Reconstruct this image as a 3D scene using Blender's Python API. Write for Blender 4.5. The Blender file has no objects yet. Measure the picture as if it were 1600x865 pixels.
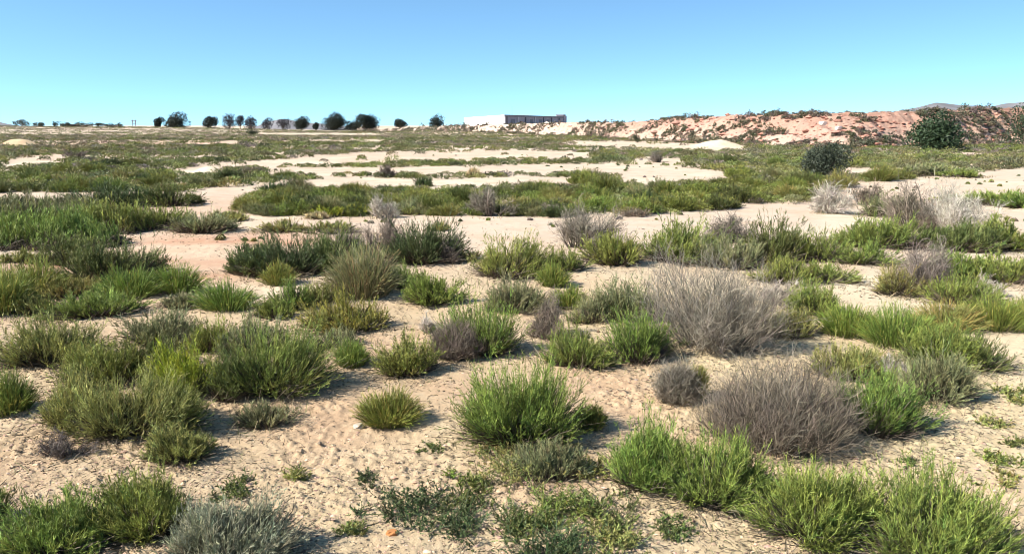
import bpy, math
import numpy as np

rng = np.random.default_rng(11)
SC = bpy.context.scene
COL = SC.collection
R_ = math.radians

# ------------------------------------------------------------------ camera model
CAM_H, FPX, PITCH = 1.75, 1256.0, math.atan((432.5 - 194.0) / 1256.0)
cp, sp_ = math.cos(PITCH), math.sin(PITCH)


def ray(px, py):
    x = (np.asarray(px, float) - 800.0) / FPX
    u = -(np.asarray(py, float) - 432.5) / FPX
    return x, cp + u * sp_, -sp_ + u * cp      # x right, y forward, z up


def project(x, y, z):
    zz = z - CAM_H
    f = y * cp - zz * sp_
    u = y * sp_ + zz * cp
    return 800 + FPX * x / f, 432.5 - FPX * u / f


# ------------------------------------------------------------------ noise (vectorised value noise)
def _hash(ix, iy, s):
    h = (ix.astype(np.int64) * 374761393 + iy.astype(np.int64) * 668265263 + s * 974634777) & 0xFFFFFFFF
    h = ((h ^ (h >> 13)) * 1274126177) & 0xFFFFFFFF
    return ((h ^ (h >> 16)) & 0xFFFF) / 65535.0


def vnoise(x, y, s=0):
    x = np.asarray(x, float); y = np.asarray(y, float)
    ix, iy = np.floor(x), np.floor(y)
    fx, fy = x - ix, y - iy
    fx = fx * fx * (3 - 2 * fx); fy = fy * fy * (3 - 2 * fy)
    a, b = _hash(ix, iy, s), _hash(ix + 1, iy, s)
    c, d = _hash(ix, iy + 1, s), _hash(ix + 1, iy + 1, s)
    return (a + (b - a) * fx) * (1 - fy) + (c + (d - c) * fx) * fy


def fbm(x, y, s=0, o=4, g=.5):
    t, a, n = 0, 1, 0
    for i in range(o):
        t = t + a * vnoise(x * 2 ** i + 17.3 * i, y * 2 ** i - 9.1 * i, s + i); n += a; a *= g
    return t / n


def smooth(a, b, x):
    t = np.clip((x - a) / (b - a), 0, 1)
    return t * t * (3 - 2 * t)


# ------------------------------------------------------------------ terrain
def far_level(x, y):
    px = 800 + FPX * x / np.maximum(y, 1)
    sky = np.interp(px, [-400, 0, 120, 250, 400, 520, 620, 680, 760, 900, 2000], [194.5, 197, 198.3, 199, 201.3, 203.8, 203.8, 200.5, 196, 195, 194])
    return 1.75 + (194 - sky) / FPX * 300


def ground_z(x, y):
    x = np.asarray(x, float); y = np.asarray(y, float)
    d = np.hypot(x, y)
    z = .16 * (fbm(x * .16 + 5, y * .16, 3, 3) - .5) * smooth(2, 8, d)
    z = z + .05 * (fbm(x * .9, y * .9, 8, 3) - .5)
    z = z + .12 * (fbm(x * .05, y * .35, 15, 3) - .5) * smooth(20, 60, d)
    z = z + smooth(115, 285, d) * far_level(x, y) + .5 * (fbm(x * .03, y * .06, 33, 3) - .5) * smooth(90, 220, d)
    z = z - smooth(320, 900, d) * 9.0
    return z


def ground_detail(x, y):
    """small clods and crust, only on the rendered ground mesh"""
    d = np.hypot(x, y)
    rough = np.interp(d, [0, 7, 11, 14, 20, 35], [1, 1, .8, .6, .45, .0])
    patch = .45 + .9 * smooth(.35, .65, fbm(x * .8, y * .8, 40, 3))
    n1 = 1 - np.abs(2 * fbm(x * 7, y * 7, 50, 3) - 1)
    n2 = fbm(x * 33, y * 33, 60, 2, .7)
    n3 = smooth(.50, .72, fbm(x * 27, y * 27, 77, 3, .6)) * smooth(.4, .6, fbm(x * 2.6, y * 2.6, 78, 2))
    return rough * (.009 * (n1 - .6) + (.35 + .65 * patch) * (.015 * (n2 - .5) + .010 * n3 * patch))


def on_ground(px, py):
    rx, ry, rz = ray(px, py)
    z = np.zeros_like(rx)
    x = y = None
    for _ in range(12):
        t = (z - CAM_H) / np.minimum(rz, -1e-4)
        t = np.minimum(t, 600)
        x, y = rx * t, ry * t
        z = .5 * z + .5 * ground_z(x, y)
    return x, y, ground_z(x, y)


# ------------------------------------------------------------------ helpers for objects
def link(o, parent=None):
    COL.objects.link(o)
    if parent: o.parent = parent
    return o


def tag(o, label, cat, group=None, kind=None):
    if label: o['label'] = label
    if cat: o['category'] = cat
    if group: o['group'] = group
    if kind: o['kind'] = kind
    return o


class Acc:
    """collects triangles / quads with a colour per vertex"""
    def __init__(s): s.v, s.f, s.c, s.n = [], [], [], 0

    def add(s, v, f, c):
        v = np.asarray(v, np.float32).reshape(-1, 3)
        f = np.asarray(f, np.int64)
        if f.shape[1] == 4: f = np.vstack([f[:, [0, 1, 2]], f[:, [0, 2, 3]]])
        c = np.asarray(c, np.float32)
        if c.ndim == 1: c = np.tile(c[:3], (len(v), 1))
        s.v.append(v); s.f.append(f + s.n); s.c.append(c[:, :3]); s.n += len(v)

    def arrays(s): return np.vstack(s.v), np.vstack(s.f), np.vstack(s.c)

    def mesh(s, name, mat, flat=True):
        return mesh_from(name, *s.arrays(), mat, flat)


def mesh_from(name, v, f, c, mat, flat=True):
    me = bpy.data.meshes.new(name)
    me.vertices.add(len(v)); me.vertices.foreach_set('co', v.astype(np.float32).ravel())
    k = f.shape[1]
    me.loops.add(f.size); me.loops.foreach_set('vertex_index', f.astype(np.int32).ravel())
    me.polygons.add(len(f))
    me.polygons.foreach_set('loop_start', np.arange(0, f.size, k, dtype=np.int32))
    me.update(calc_edges=True)
    me.polygons.foreach_set('use_smooth', np.full(len(f), not flat))
    if c is not None:
        a = me.color_attributes.new('tint', 'FLOAT_COLOR', 'POINT')
        a.data.foreach_set('color', np.hstack([c, np.ones((len(c), 1))]).astype(np.float32).ravel())
    me.materials.append(mat)
    return me


def obj(name, me, parent=None, loc=(0, 0, 0), rz=0, sc=(1, 1, 1)):
    o = bpy.data.objects.new(name, me)
    o.location = loc; o.rotation_euler = (0, 0, rz); o.scale = sc
    return link(o, parent)


# ------------------------------------------------------------------ materials
def mat_new(name):
    m = bpy.data.materials.new(name); m.use_nodes = True
    nt = m.node_tree; nt.nodes.clear()
    out = nt.nodes.new('ShaderNodeOutputMaterial')
    return m, nt, nt.nodes.new, nt.links.new, out


def foliage_mat(name, trans=.13, rough=.55, spec=.25, noise=.35):
    m, nt, N, L, out = mat_new(name)
    at = N('ShaderNodeAttribute'); at.attribute_name = 'tint'
    oi = N('ShaderNodeObjectInfo')
    mu = N('ShaderNodeMix'); mu.data_type = 'RGBA'; mu.blend_type = 'MULTIPLY'; mu.inputs[0].default_value = 1
    L(at.outputs['Color'], mu.inputs[6]); L(oi.outputs['Color'], mu.inputs[7])
    tc = N('ShaderNodeTexCoord'); nz = N('ShaderNodeTexNoise'); nz.inputs['Scale'].default_value = 9
    L(tc.outputs['Object'], nz.inputs['Vector'])
    hv = N('ShaderNodeHueSaturation')
    mr = N('ShaderNodeMapRange'); mr.inputs[1].default_value = .3; mr.inputs[2].default_value = .7
    mr.inputs[3].default_value = 1 - noise; mr.inputs[4].default_value = 1 + noise
    L(nz.outputs['Fac'], mr.inputs[0]); L(mr.outputs[0], hv.inputs['Value'])
    mh = N('ShaderNodeMapRange'); mh.inputs[3].default_value = .485; mh.inputs[4].default_value = .515
    L(oi.outputs['Random'], mh.inputs[0]); L(mh.outputs[0], hv.inputs['Hue'])
    L(mu.outputs[2], hv.inputs['Color'])
    p = N('ShaderNodeBsdfPrincipled'); p.inputs['Roughness'].default_value = rough
    p.inputs['Specular IOR Level'].default_value = spec
    L(hv.outputs[0], p.inputs['Base Color'])
    if trans > 0:
        t = N('ShaderNodeBsdfTranslucent'); L(hv.outputs[0], t.inputs['Color'])
        mx = N('ShaderNodeMixShader'); mx.inputs[0].default_value = trans
        L(p.outputs[0], mx.inputs[1]); L(t.outputs[0], mx.inputs[2]); L(mx.outputs[0], out.inputs[0])
    else: L(p.outputs[0], out.inputs[0])
    return m


M_LEAF = foliage_mat('shrub_leaf')
M_TWIG = foliage_mat('dry_twig', trans=.08, rough=.8, spec=.15, noise=.2)
M_CROWN = foliage_mat('tree_leaf', trans=.2, noise=.3)
M_BARK = foliage_mat('bark', trans=0, rough=.9, spec=.1, noise=.2)
M_STONE = foliage_mat('stone', trans=0, rough=.92, spec=.15, noise=.15)


def soil_mat(name, bank=False):
    m, nt, N, L, out = mat_new(name)
    at = N('ShaderNodeAttribute'); at.attribute_name = 'tint'
    geo = N('ShaderNodeNewGeometry')
    def noise(scale, det=5, rough=.6):
        n = N('ShaderNodeTexNoise'); n.inputs['Scale'].default_value = scale
        n.inputs['Detail'].default_value = det; n.inputs['Roughness'].default_value = rough
        L(geo.outputs['Position'], n.inputs['Vector']); return n
    def ramp(n, a, b, lo, hi):
        r = N('ShaderNodeMapRange'); r.inputs[1].default_value = a; r.inputs[2].default_value = b
        r.inputs[3].default_value = lo; r.inputs[4].default_value = hi; r.clamp = True
        L(n.outputs[0], r.inputs[0]); return r
    def mix(fac, a, col, mode='MIX'):
        x = N('ShaderNodeMix'); x.data_type = 'RGBA'; x.blend_type = mode
        if isinstance(fac, float): x.inputs[0].default_value = fac
        else: L(fac.outputs[0], x.inputs[0])
        L(a, x.inputs[6])
        if isinstance(col, tuple): x.inputs[7].default_value = (*col, 1)
        else: L(col, x.inputs[7])
        return x.outputs[2]
    if bank:
        c = at.outputs['Color']
        c = mix(ramp(noise(.55, 6, .7), .45, .65, 0, .6), c, (.54, .37, .27))
        c = mix(ramp(noise(1.7, 6, .7), .52, .68, 0, .7), c, (.30, .15, .09))
        c = mix(ramp(noise(4.0, 4, .7), .6, .75, 0, .5), c, (.62, .52, .44))
        hs, bs = 3.0, .25
    else:
        c = at.outputs['Color']
        c = mix(ramp(noise(1.3, 6, .65), .45, .68, 0, .55), c, (.50, .34, .21))
        c = mix(ramp(noise(5.5, 6, .7), .50, .72, 0, .50), c, (.66, .53, .36))
        c = mix(ramp(noise(45, 4, .7), .58, .72, 0, .45), c, (.36, .25, .16))
        c = mix(ramp(noise(120, 3, .7), .56, .72, 0, .5), c, (.70, .58, .42))
        hs, bs = 70.0, .012
    c = mix(1.0, c, (.80, .80, .80), 'MULTIPLY')
    hn = noise(hs, 8, .75)
    b = N('ShaderNodeBump'); b.inputs['Strength'].default_value = .8; b.inputs['Distance'].default_value = bs
    L(hn.outputs['Fac'], b.inputs['Height'])
    p = N('ShaderNodeBsdfPrincipled'); p.inputs['Roughness'].default_value = .95
    p.inputs['Specular IOR Level'].default_value = .1
    L(c, p.inputs['Base Color']); L(b.outputs[0], p.inputs['Normal']); L(p.outputs[0], out.inputs[0])
    return m


M_SOIL = soil_mat('sandy_soil')
M_BANK = soil_mat('clay_bank', True)


def plain_mat(name, rgb, rough=.8, var=.15, scale=2.0):
    m, nt, N, L, out = mat_new(name)
    geo = N('ShaderNodeNewGeometry'); n = N('ShaderNodeTexNoise'); n.inputs['Scale'].default_value = scale
    n.inputs['Detail'].default_value = 6
    L(geo.outputs['Position'], n.inputs['Vector'])
    cr = N('ShaderNodeValToRGB')
    cr.color_ramp.elements[0].position = .3; cr.color_ramp.elements[1].position = .7
    cr.color_ramp.elements[0].color = (*[c * (1 - var) for c in rgb], 1)
    cr.color_ramp.elements[1].color = (*[min(1, c * (1 + var)) for c in rgb], 1)
    L(n.outputs['Fac'], cr.inputs[0])
    p = N('ShaderNodeBsdfPrincipled'); p.inputs['Roughness'].default_value = rough
    L(cr.outputs[0], p.inputs['Base Color']); L(p.outputs[0], out.inputs[0])
    return m


# ------------------------------------------------------------------ plant generators
def unit(v): return v / np.maximum(np.linalg.norm(v, axis=-1, keepdims=True), 1e-9)


def bez(a, b, c, t):
    t = np.asarray(t)[..., None]
    return (1 - t) ** 2 * a + 2 * t * (1 - t) * b + t ** 2 * c


def bez_t(a, b, c, t):
    t = np.asarray(t)[..., None]
    return unit(2 * (1 - t) * (b - a) + 2 * t * (c - b))


def ribbons(acc, A, B, C, w0, w1, col0, col1, seg, g):
    """curved tapering strips along quadratic curves"""
    n = len(A)
    ts = np.linspace(0, 1, seg + 1)
    P = bez(A[:, None], B[:, None], C[:, None], np.tile(ts, (n, 1)))
    T = bez_t(A[:, None], B[:, None], C[:, None], np.tile(ts, (n, 1)))
    r = unit(g.normal(size=(n, 1, 3)))
    S = unit(np.cross(T, r))
    w = (w0[:, None] * (1 - ts) + w1[:, None] * ts)[..., None]
    V = np.stack([P - S * w / 2, P + S * w / 2], 2).reshape(n, -1, 3)
    i = np.arange(seg) * 2
    F = np.stack([i, i + 1, i + 3, i + 2], 1)
    F = (np.arange(n)[:, None, None] * (2 * (seg + 1)) + F[None]).reshape(-1, 4)
    cc = col0[:, None] * (1 - ts[None, :, None]) + col1[:, None] * ts[None, :, None]
    acc.add(V.reshape(-1, 3), F, np.repeat(cc, 2, 1).reshape(-1, 3))


def leaflets(acc, A, B, C, m, t0, ln, wd, ang, col, g, tcol=None):
    n = len(A)
    t = g.uniform(t0, 1.0, (n, m))
    P = bez(A[:, None], B[:, None], C[:, None], t)
    T = bez_t(A[:, None], B[:, None], C[:, None], t)
    q = unit(np.cross(T, g.normal(size=(n, m, 3))))
    a = g.uniform(ang[0], ang[1], (n, m, 1))
    D = T * np.cos(a) + q * np.sin(a)
    l = (ln * g.uniform(.6, 1.25, (n, m)))[..., None]
    S = unit(np.cross(D, g.normal(size=(n, m, 3))))
    w = wd * g.uniform(.7, 1.3, (n, m))[..., None]
    V = np.stack([P - S * w * .5, P + S * w * .5, P + D * l], 2).reshape(-1, 3)
    F = np.arange(n * m * 3).reshape(-1, 3)
    cv = g.uniform(.75, 1.25, (n, m, 1)) * col[:, None]
    if tcol is not None: cv = cv * (1 - t[..., None] ** 3) + tcol[:, None] * t[..., None] ** 3 * g.uniform(.8, 1.2, (n, m, 1))
    acc.add(V, F, np.repeat(cv.reshape(-1, 3), 3, 0))


def shrub(seed, W=1., H=.6, D=None, n=300, base=.35, side=3, m=10, ml=8, ll=.035, lw=.005, sw=.006,
          bend=.35, stray=.08, tip=(1.25, 1.2, .9), hollow=.55, lean=(0, 0), stems=True, sidelen=.3, lump=.35, green=(1, 1, 1)):
    """dome of upright leafy shoots; returns (foliage Acc, stems Acc)"""
    g = np.random.default_rng(seed)
    D = D or W
    fo, st = Acc(), Acc()
    K = max(8, n // 8)
    ka, kr, kh, kt = g.uniform(0, 2 * np.pi, K), np.sqrt(g.uniform(0, 1, K)), g.uniform(.72, 1.06, K), g.uniform(.75, 1.25, K)
    ki = g.integers(0, K, n)
    free = g.uniform(size=n) < .3
    az = np.where(free, g.uniform(0, 2 * np.pi, n), ka[ki] + g.normal(0, .14, n) / (kr[ki] + .25)); rr = np.where(free, np.sqrt(g.uniform(0, 1, n)), np.clip(kr[ki] + g.normal(0, .11, n), .01, 1))
    # clumping: the outline bulges irregularly
    bulge = 1 + lump * (vnoise(np.cos(az) * 1.6 + seed, np.sin(az) * 1.6 + 3 * seed, 5) - .5) * 2
    e = np.stack([np.cos(az) * W / 2, np.sin(az) * D / 2], 1)
    hz = 1 + lump * .7 * (vnoise(e[:, 0] * rr / W * 5 + seed, e[:, 1] * rr / D * 5, 9) - .5) * 2
    dome = np.maximum(1 - (rr * .97) ** 2.4, .02) ** .55
    k = g.uniform(hollow, 1.04, n) * kh[ki]
    k = np.where(g.uniform(size=n) < stray, k * g.uniform(1.05, 1.22, n), k)
    A = np.concatenate([e * (rr * base)[:, None], np.zeros((n, 1)) - .015], 1)
    C = np.concatenate([e * (rr * bulge * g.uniform(.85, 1.08, n) * (.55 + .45 * k))[:, None] + np.array(lean) * H, (H * dome * k * hz + .03 * H)[:, None]], 1)
    C[:, 2] = np.maximum(C[:, 2], .05 * H)
    B = A * (1 - .55) + C * .55
    B[:, 2] *= (1 - bend * g.uniform(.3, 1.2, n)); B[:, :2] += (C[:, :2] - A[:, :2]) * (bend * .35)
    C = C + g.normal(0, .03 * H, (n, 3)) * [1, 1, .4]
    tone = (g.uniform(.7, 1.3, n) * kt[ki])[:, None] * np.array(green) + g.normal(0, .06, (n, 3)) * [1.2, .5, .5]
    tone = np.clip(tone, .3, 1.7)
    tipc = tone * np.array(tip)
    if stems:
        wood = np.tile(np.array([.16, .125, .09]), (n, 1)) * g.uniform(.6, 1.4, (n, 1))
        mid = bez(A, B, C, np.full(n, .6))
        ribbons(st, A, A * .6 + B * .4, mid, np.full(n, sw * 1.5), np.full(n, sw), wood, wood * .9, 2, g)
        q = n * 3                              # dead wood added inside the bush, coloured dark to deepen its inner shade
        i = g.integers(0, n, q)
        A2 = A[i] + g.normal(0, .03 * W, (q, 3)) * [1, 1, 0]
        E2 = A2 * .25 + C[i] * .75 + g.normal(0, .09 * W, (q, 3)) * [1, 1, .3]
        E2[:, 2] = np.abs(C[i, 2] * g.uniform(.15, .62, q)) + .01
        dead = np.tile(np.array([.085, .068, .05]), (q, 1)) * g.uniform(.5, 1.6, (q, 1))
        ribbons(st, A2, (A2 + E2) / 2 + g.normal(0, .05 * H, (q, 3)), E2, np.full(q, sw * 1.3), np.full(q, sw * .7), dead, dead * 1.2, 3, g)
    ribbons(fo, A, B, C, np.full(n, sw), np.full(n, sw * .4), tone * [.85, .8, .7], tipc, 4, g)
    leaflets(fo, A, B, C, m, .28, ll, lw, (.25, .8), tone, g, tipc)
    if side:
        ns = n * side
        i = np.repeat(np.arange(n), side)
        t = g.uniform(.3, .9, ns)
        P, T = bez(A[i], B[i], C[i], t), bez_t(A[i], B[i], C[i], t)
        q = unit(np.cross(T, g.normal(size=(ns, 3))))
        a = g.uniform(.3, .75, (ns, 1))
        Dv = T * np.cos(a) + q * np.sin(a)
        l = (sidelen * H * g.uniform(.5, 1.1, ns) * (1.15 - .6 * t))[:, None]
        E = P + Dv * l + np.array([0, 0, 1]) * l * .22
        E[:, 2] = np.maximum(E[:, 2], .01)
        Bm = P + Dv * l * .55
        ribbons(fo, P, Bm, E, np.full(ns, sw * .7), np.full(ns, sw * .35), tone[i], tipc[i], 2, g)
        leaflets(fo, P, Bm, E, ml, .1, ll * .9, lw, (.25, .85), tone[i], g, tipc[i])
    return fo, st


def dry(seed, W=1., H=.6, D=None, n=120, kids=5, grand=4, sw=.007, upright=.4, base=.25, lump=.4):
    """leafless tangle: branches, twigs on branches, twiglets on twigs"""
    g = np.random.default_rng(seed)
    D = D or W
    tw, br = Acc(), Acc()
    az = g.uniform(0, 2 * np.pi, n); rr = np.sqrt(g.uniform(0, 1, n))
    e = np.stack([np.cos(az) * W / 2, np.sin(az) * D / 2], 1)
    if lump > .5:
        K = max(7, n // 12)
        ka, kr = g.uniform(0, 2 * np.pi, K), np.sqrt(g.uniform(0, 1, K)); ki = g.integers(0, K, n)
        az = ka[ki] + g.normal(0, .16, n) / (kr[ki] + .25); rr = np.clip(kr[ki] + g.normal(0, .12, n), .01, 1)
        e = np.stack([np.cos(az) * W / 2, np.sin(az) * D / 2], 1)
    bulge = 1 + lump * (vnoise(np.cos(az) * 1.7 + seed, np.sin(az) * 1.7, 5) - .5) * 2
    dome = np.maximum(1 - rr ** 2.4, .03) ** .5
    k = g.uniform(.5, 1.05, n)
    A = np.concatenate([e * (rr * base)[:, None], np.full((n, 1), -.015)], 1)
    C = np.concatenate([e * (rr * bulge * (.6 + .4 * k))[:, None], (H * dome * k * bulge)[:, None]], 1)
    B = A * .5 + C * .5 + g.normal(0, .19 * H * (1.35 - upright), (n, 3)); B[:, 2] = np.abs(B[:, 2]) * (1 - .3 * upright)
    c0 = np.ones((n, 1)) * g.uniform(.5, 1.3, (n, 1)) * np.array([1, 1, 1]) + g.normal(0, .03, (n, 3))
    ribbons(br, A, B, C, np.where(g.uniform(size=n) < .18, sw * 3.4, sw * 1.6), np.full(n, sw * .6), c0 * .7, c0, 5, g)

    def sprout(A, B, C, c, k, lf, w, ang, acc, tmin=.25):
        N = len(A) * k
        i = np.repeat(np.arange(len(A)), k)
        t = g.uniform(tmin, .98, N)
        P, T = bez(A[i], B[i], C[i], t), bez_t(A[i], B[i], C[i], t)
        q = unit(np.cross(T, g.normal(size=(N, 3))))
        a = g.uniform(ang[0], ang[1], (N, 1))
        Dv = unit(T * np.cos(a) + q * np.sin(a) + np.array([0, 0, upright]) * .5)
        l = (lf * H * g.uniform(.4, 1.2, N))[:, None]
        Bm = P + Dv * l * .5 + g.normal(0, .17 * (1.3 - upright), (N, 3)) * l
        E = P + Dv * l + g.normal(0, .22 * (1.3 - upright), (N, 3)) * l
        E[:, 2] = np.maximum(E[:, 2], .005)
        cc = c[i] * g.uniform(.75, 1.3, (N, 1))
        ribbons(acc, P, Bm, E, np.full(N, w), np.full(N, w * .5), cc, cc * 1.08, 3, g)
        return P, Bm, E, cc
    a2 = sprout(A, B, C, c0, kids, .38, sw * .75, (.35, .95), tw)
    sprout(*a2, grand, .17, sw * .55, (.4, 1.1), tw, .15)
    return tw, br


def tuft(seed, W=1., H=.6, D=None, n=600, sw=.007, base=.35, arch=.5, tip=(1.3, 1.25, .95)):
    """spiky tuft of arching narrow blades"""
    g = np.random.default_rng(seed)
    D = D or W
    fo, st = Acc(), Acc()
    az = g.uniform(0, 2 * np.pi, n); rr = np.sqrt(g.uniform(0, 1, n))
    e = np.stack([np.cos(az) * W / 2, np.sin(az) * D / 2], 1)
    dome = np.maximum(1 - (rr * .95) ** 2.2, .03) ** .5
    k = g.uniform(.6, 1.08, n)
    hz = 1 + .35 * (vnoise(e[:, 0] * rr / W * 6 + seed, e[:, 1] * rr / D * 6, 4) - .5) * 2
    A = np.concatenate([e * (rr * base)[:, None], np.full((n, 1), -.015)], 1)
    C = np.concatenate([e * (rr * g.uniform(.8, 1.15, n))[:, None], (H * dome * k * hz)[:, None]], 1)
    B = A * .5 + C * .5; B[:, 2] = C[:, 2] * (.5 + arch * .5) + .08 * H
    C = C + g.normal(0, .04 * H, (n, 3)) * [1, 1, .5]
    tone = np.clip(g.uniform(.65, 1.35, (n, 1)) + g.normal(0, .06, (n, 3)), .3, 1.8)
    dead = g.uniform(size=n) < .12
    tone[dead] = np.array([2.0, 1.45, 1.6]) * g.uniform(.7, 1.1, (dead.sum(), 1))
    ribbons(fo, A, B, C, np.full(n, sw), np.full(n, sw * .35), tone * .8, tone * np.array(tip), 5, g)
    m = 5
    leaflets(fo, A, B, C, m, .3, .09 * H + .02, sw * .7, (.2, .5), tone, g, tone * np.array(tip))
    q = max(n // 6, 8)
    wood = np.tile(np.array([.22, .18, .12]), (q, 1)) * g.uniform(.6, 1.4, (q, 1))
    j = g.integers(0, n, q)
    E = C[j] * [1.0, 1.0, .35]; E[:, 2] = np.maximum(E[:, 2], .02)
    ribbons(st, A[j], (A[j] + E) / 2 + [0, 0, .05 * H], E, np.full(q, sw), np.full(q, sw * .5), wood, wood * 1.2, 3, g)
    return fo, st


def mat_weed(seed, W=.6, H=.1, n=60, m=16, ll=.022, lw=.009):
    """low broken mat of small leafy weeds"""
    g = np.random.default_rng(seed)
    fo = Acc()
    k = max(4, n // 9)
    cen = np.stack([g.normal(0, W / 4.2, k), g.normal(0, W / 4.2, k)], 1)
    c = cen[g.integers(0, k, n)] + g.normal(0, W / 13, (n, 2))
    A = np.concatenate([c, np.full((n, 1), -.004)], 1)
    o = g.normal(0, .55 * H + W / 22, (n, 2))
    C = np.concatenate([c + o, g.uniform(.3, 1.1, (n, 1)) * H], 1)
    B = (A + C) / 2 + g.normal(0, .2 * H, (n, 3)); B[:, 2] = np.abs(B[:, 2])
    tone = np.clip(g.uniform(.6, 1.35, (n, 1)) + g.normal(0, .08, (n, 3)), .3, 1.7)
    ribbons(fo, A, B, C, np.full(n, .004), np.full(n, .002), tone, tone, 3, g)
    leaflets(fo, A, B, C, m, .1, ll, lw, (.5, 1.3), tone, g, tone * [1.2, 1.15, 1])
    return fo


def clump(g, n, W, H, bl, bw):
    """few-blade shrub for far scrub: returns v (n*3,3) and tone (n*3,) in local metres"""
    az = g.uniform(0, 2 * np.pi, n); rr = np.sqrt(g.uniform(0, 1, n))
    dome = np.maximum(1 - rr ** 2.4, .02) ** .55
    k = g.uniform(.45, 1, n)
    T = np.stack([np.cos(az) * rr * W / 2 * k ** .3, np.sin(az) * rr * W / 2 * k ** .3, H * dome * k + bl * .12], 1)
    d = unit(np.stack([np.cos(az) * rr * 1.3, np.sin(az) * rr * 1.3, np.full(n, .8)], 1) + g.normal(0, .38, (n, 3)))
    Bc = T - d * bl
    Bc[:, 2] = np.maximum(Bc[:, 2], -.02)
    S = unit(np.cross(d, g.normal(size=(n, 3)))) * bw / 2
    v = np.stack([Bc - S, Bc + S, T], 1).reshape(-1, 3)
    return v, np.repeat(g.uniform(.7, 1.3, n), 3)
# ------------------------------------------------------------------ the plants near the camera
TINT = dict(mid=(.168, .196, .050), dark=(.105, .126, .040), bright=(.150, .200, .048), yellow=(.22, .255, .042), olive=(.215, .212, .070),
            greyg=(.180, .188, .092), silver=(.215, .222, .15), deep=(.068, .092, .036), vivid=(.140, .198, .044),
            drygrey=(.235, .198, .155), drypurple=(.185, .148, .112), drypale=(.47, .41, .34), drydark=(.18, .15, .12), straw=(.42, .34, .20))
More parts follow.
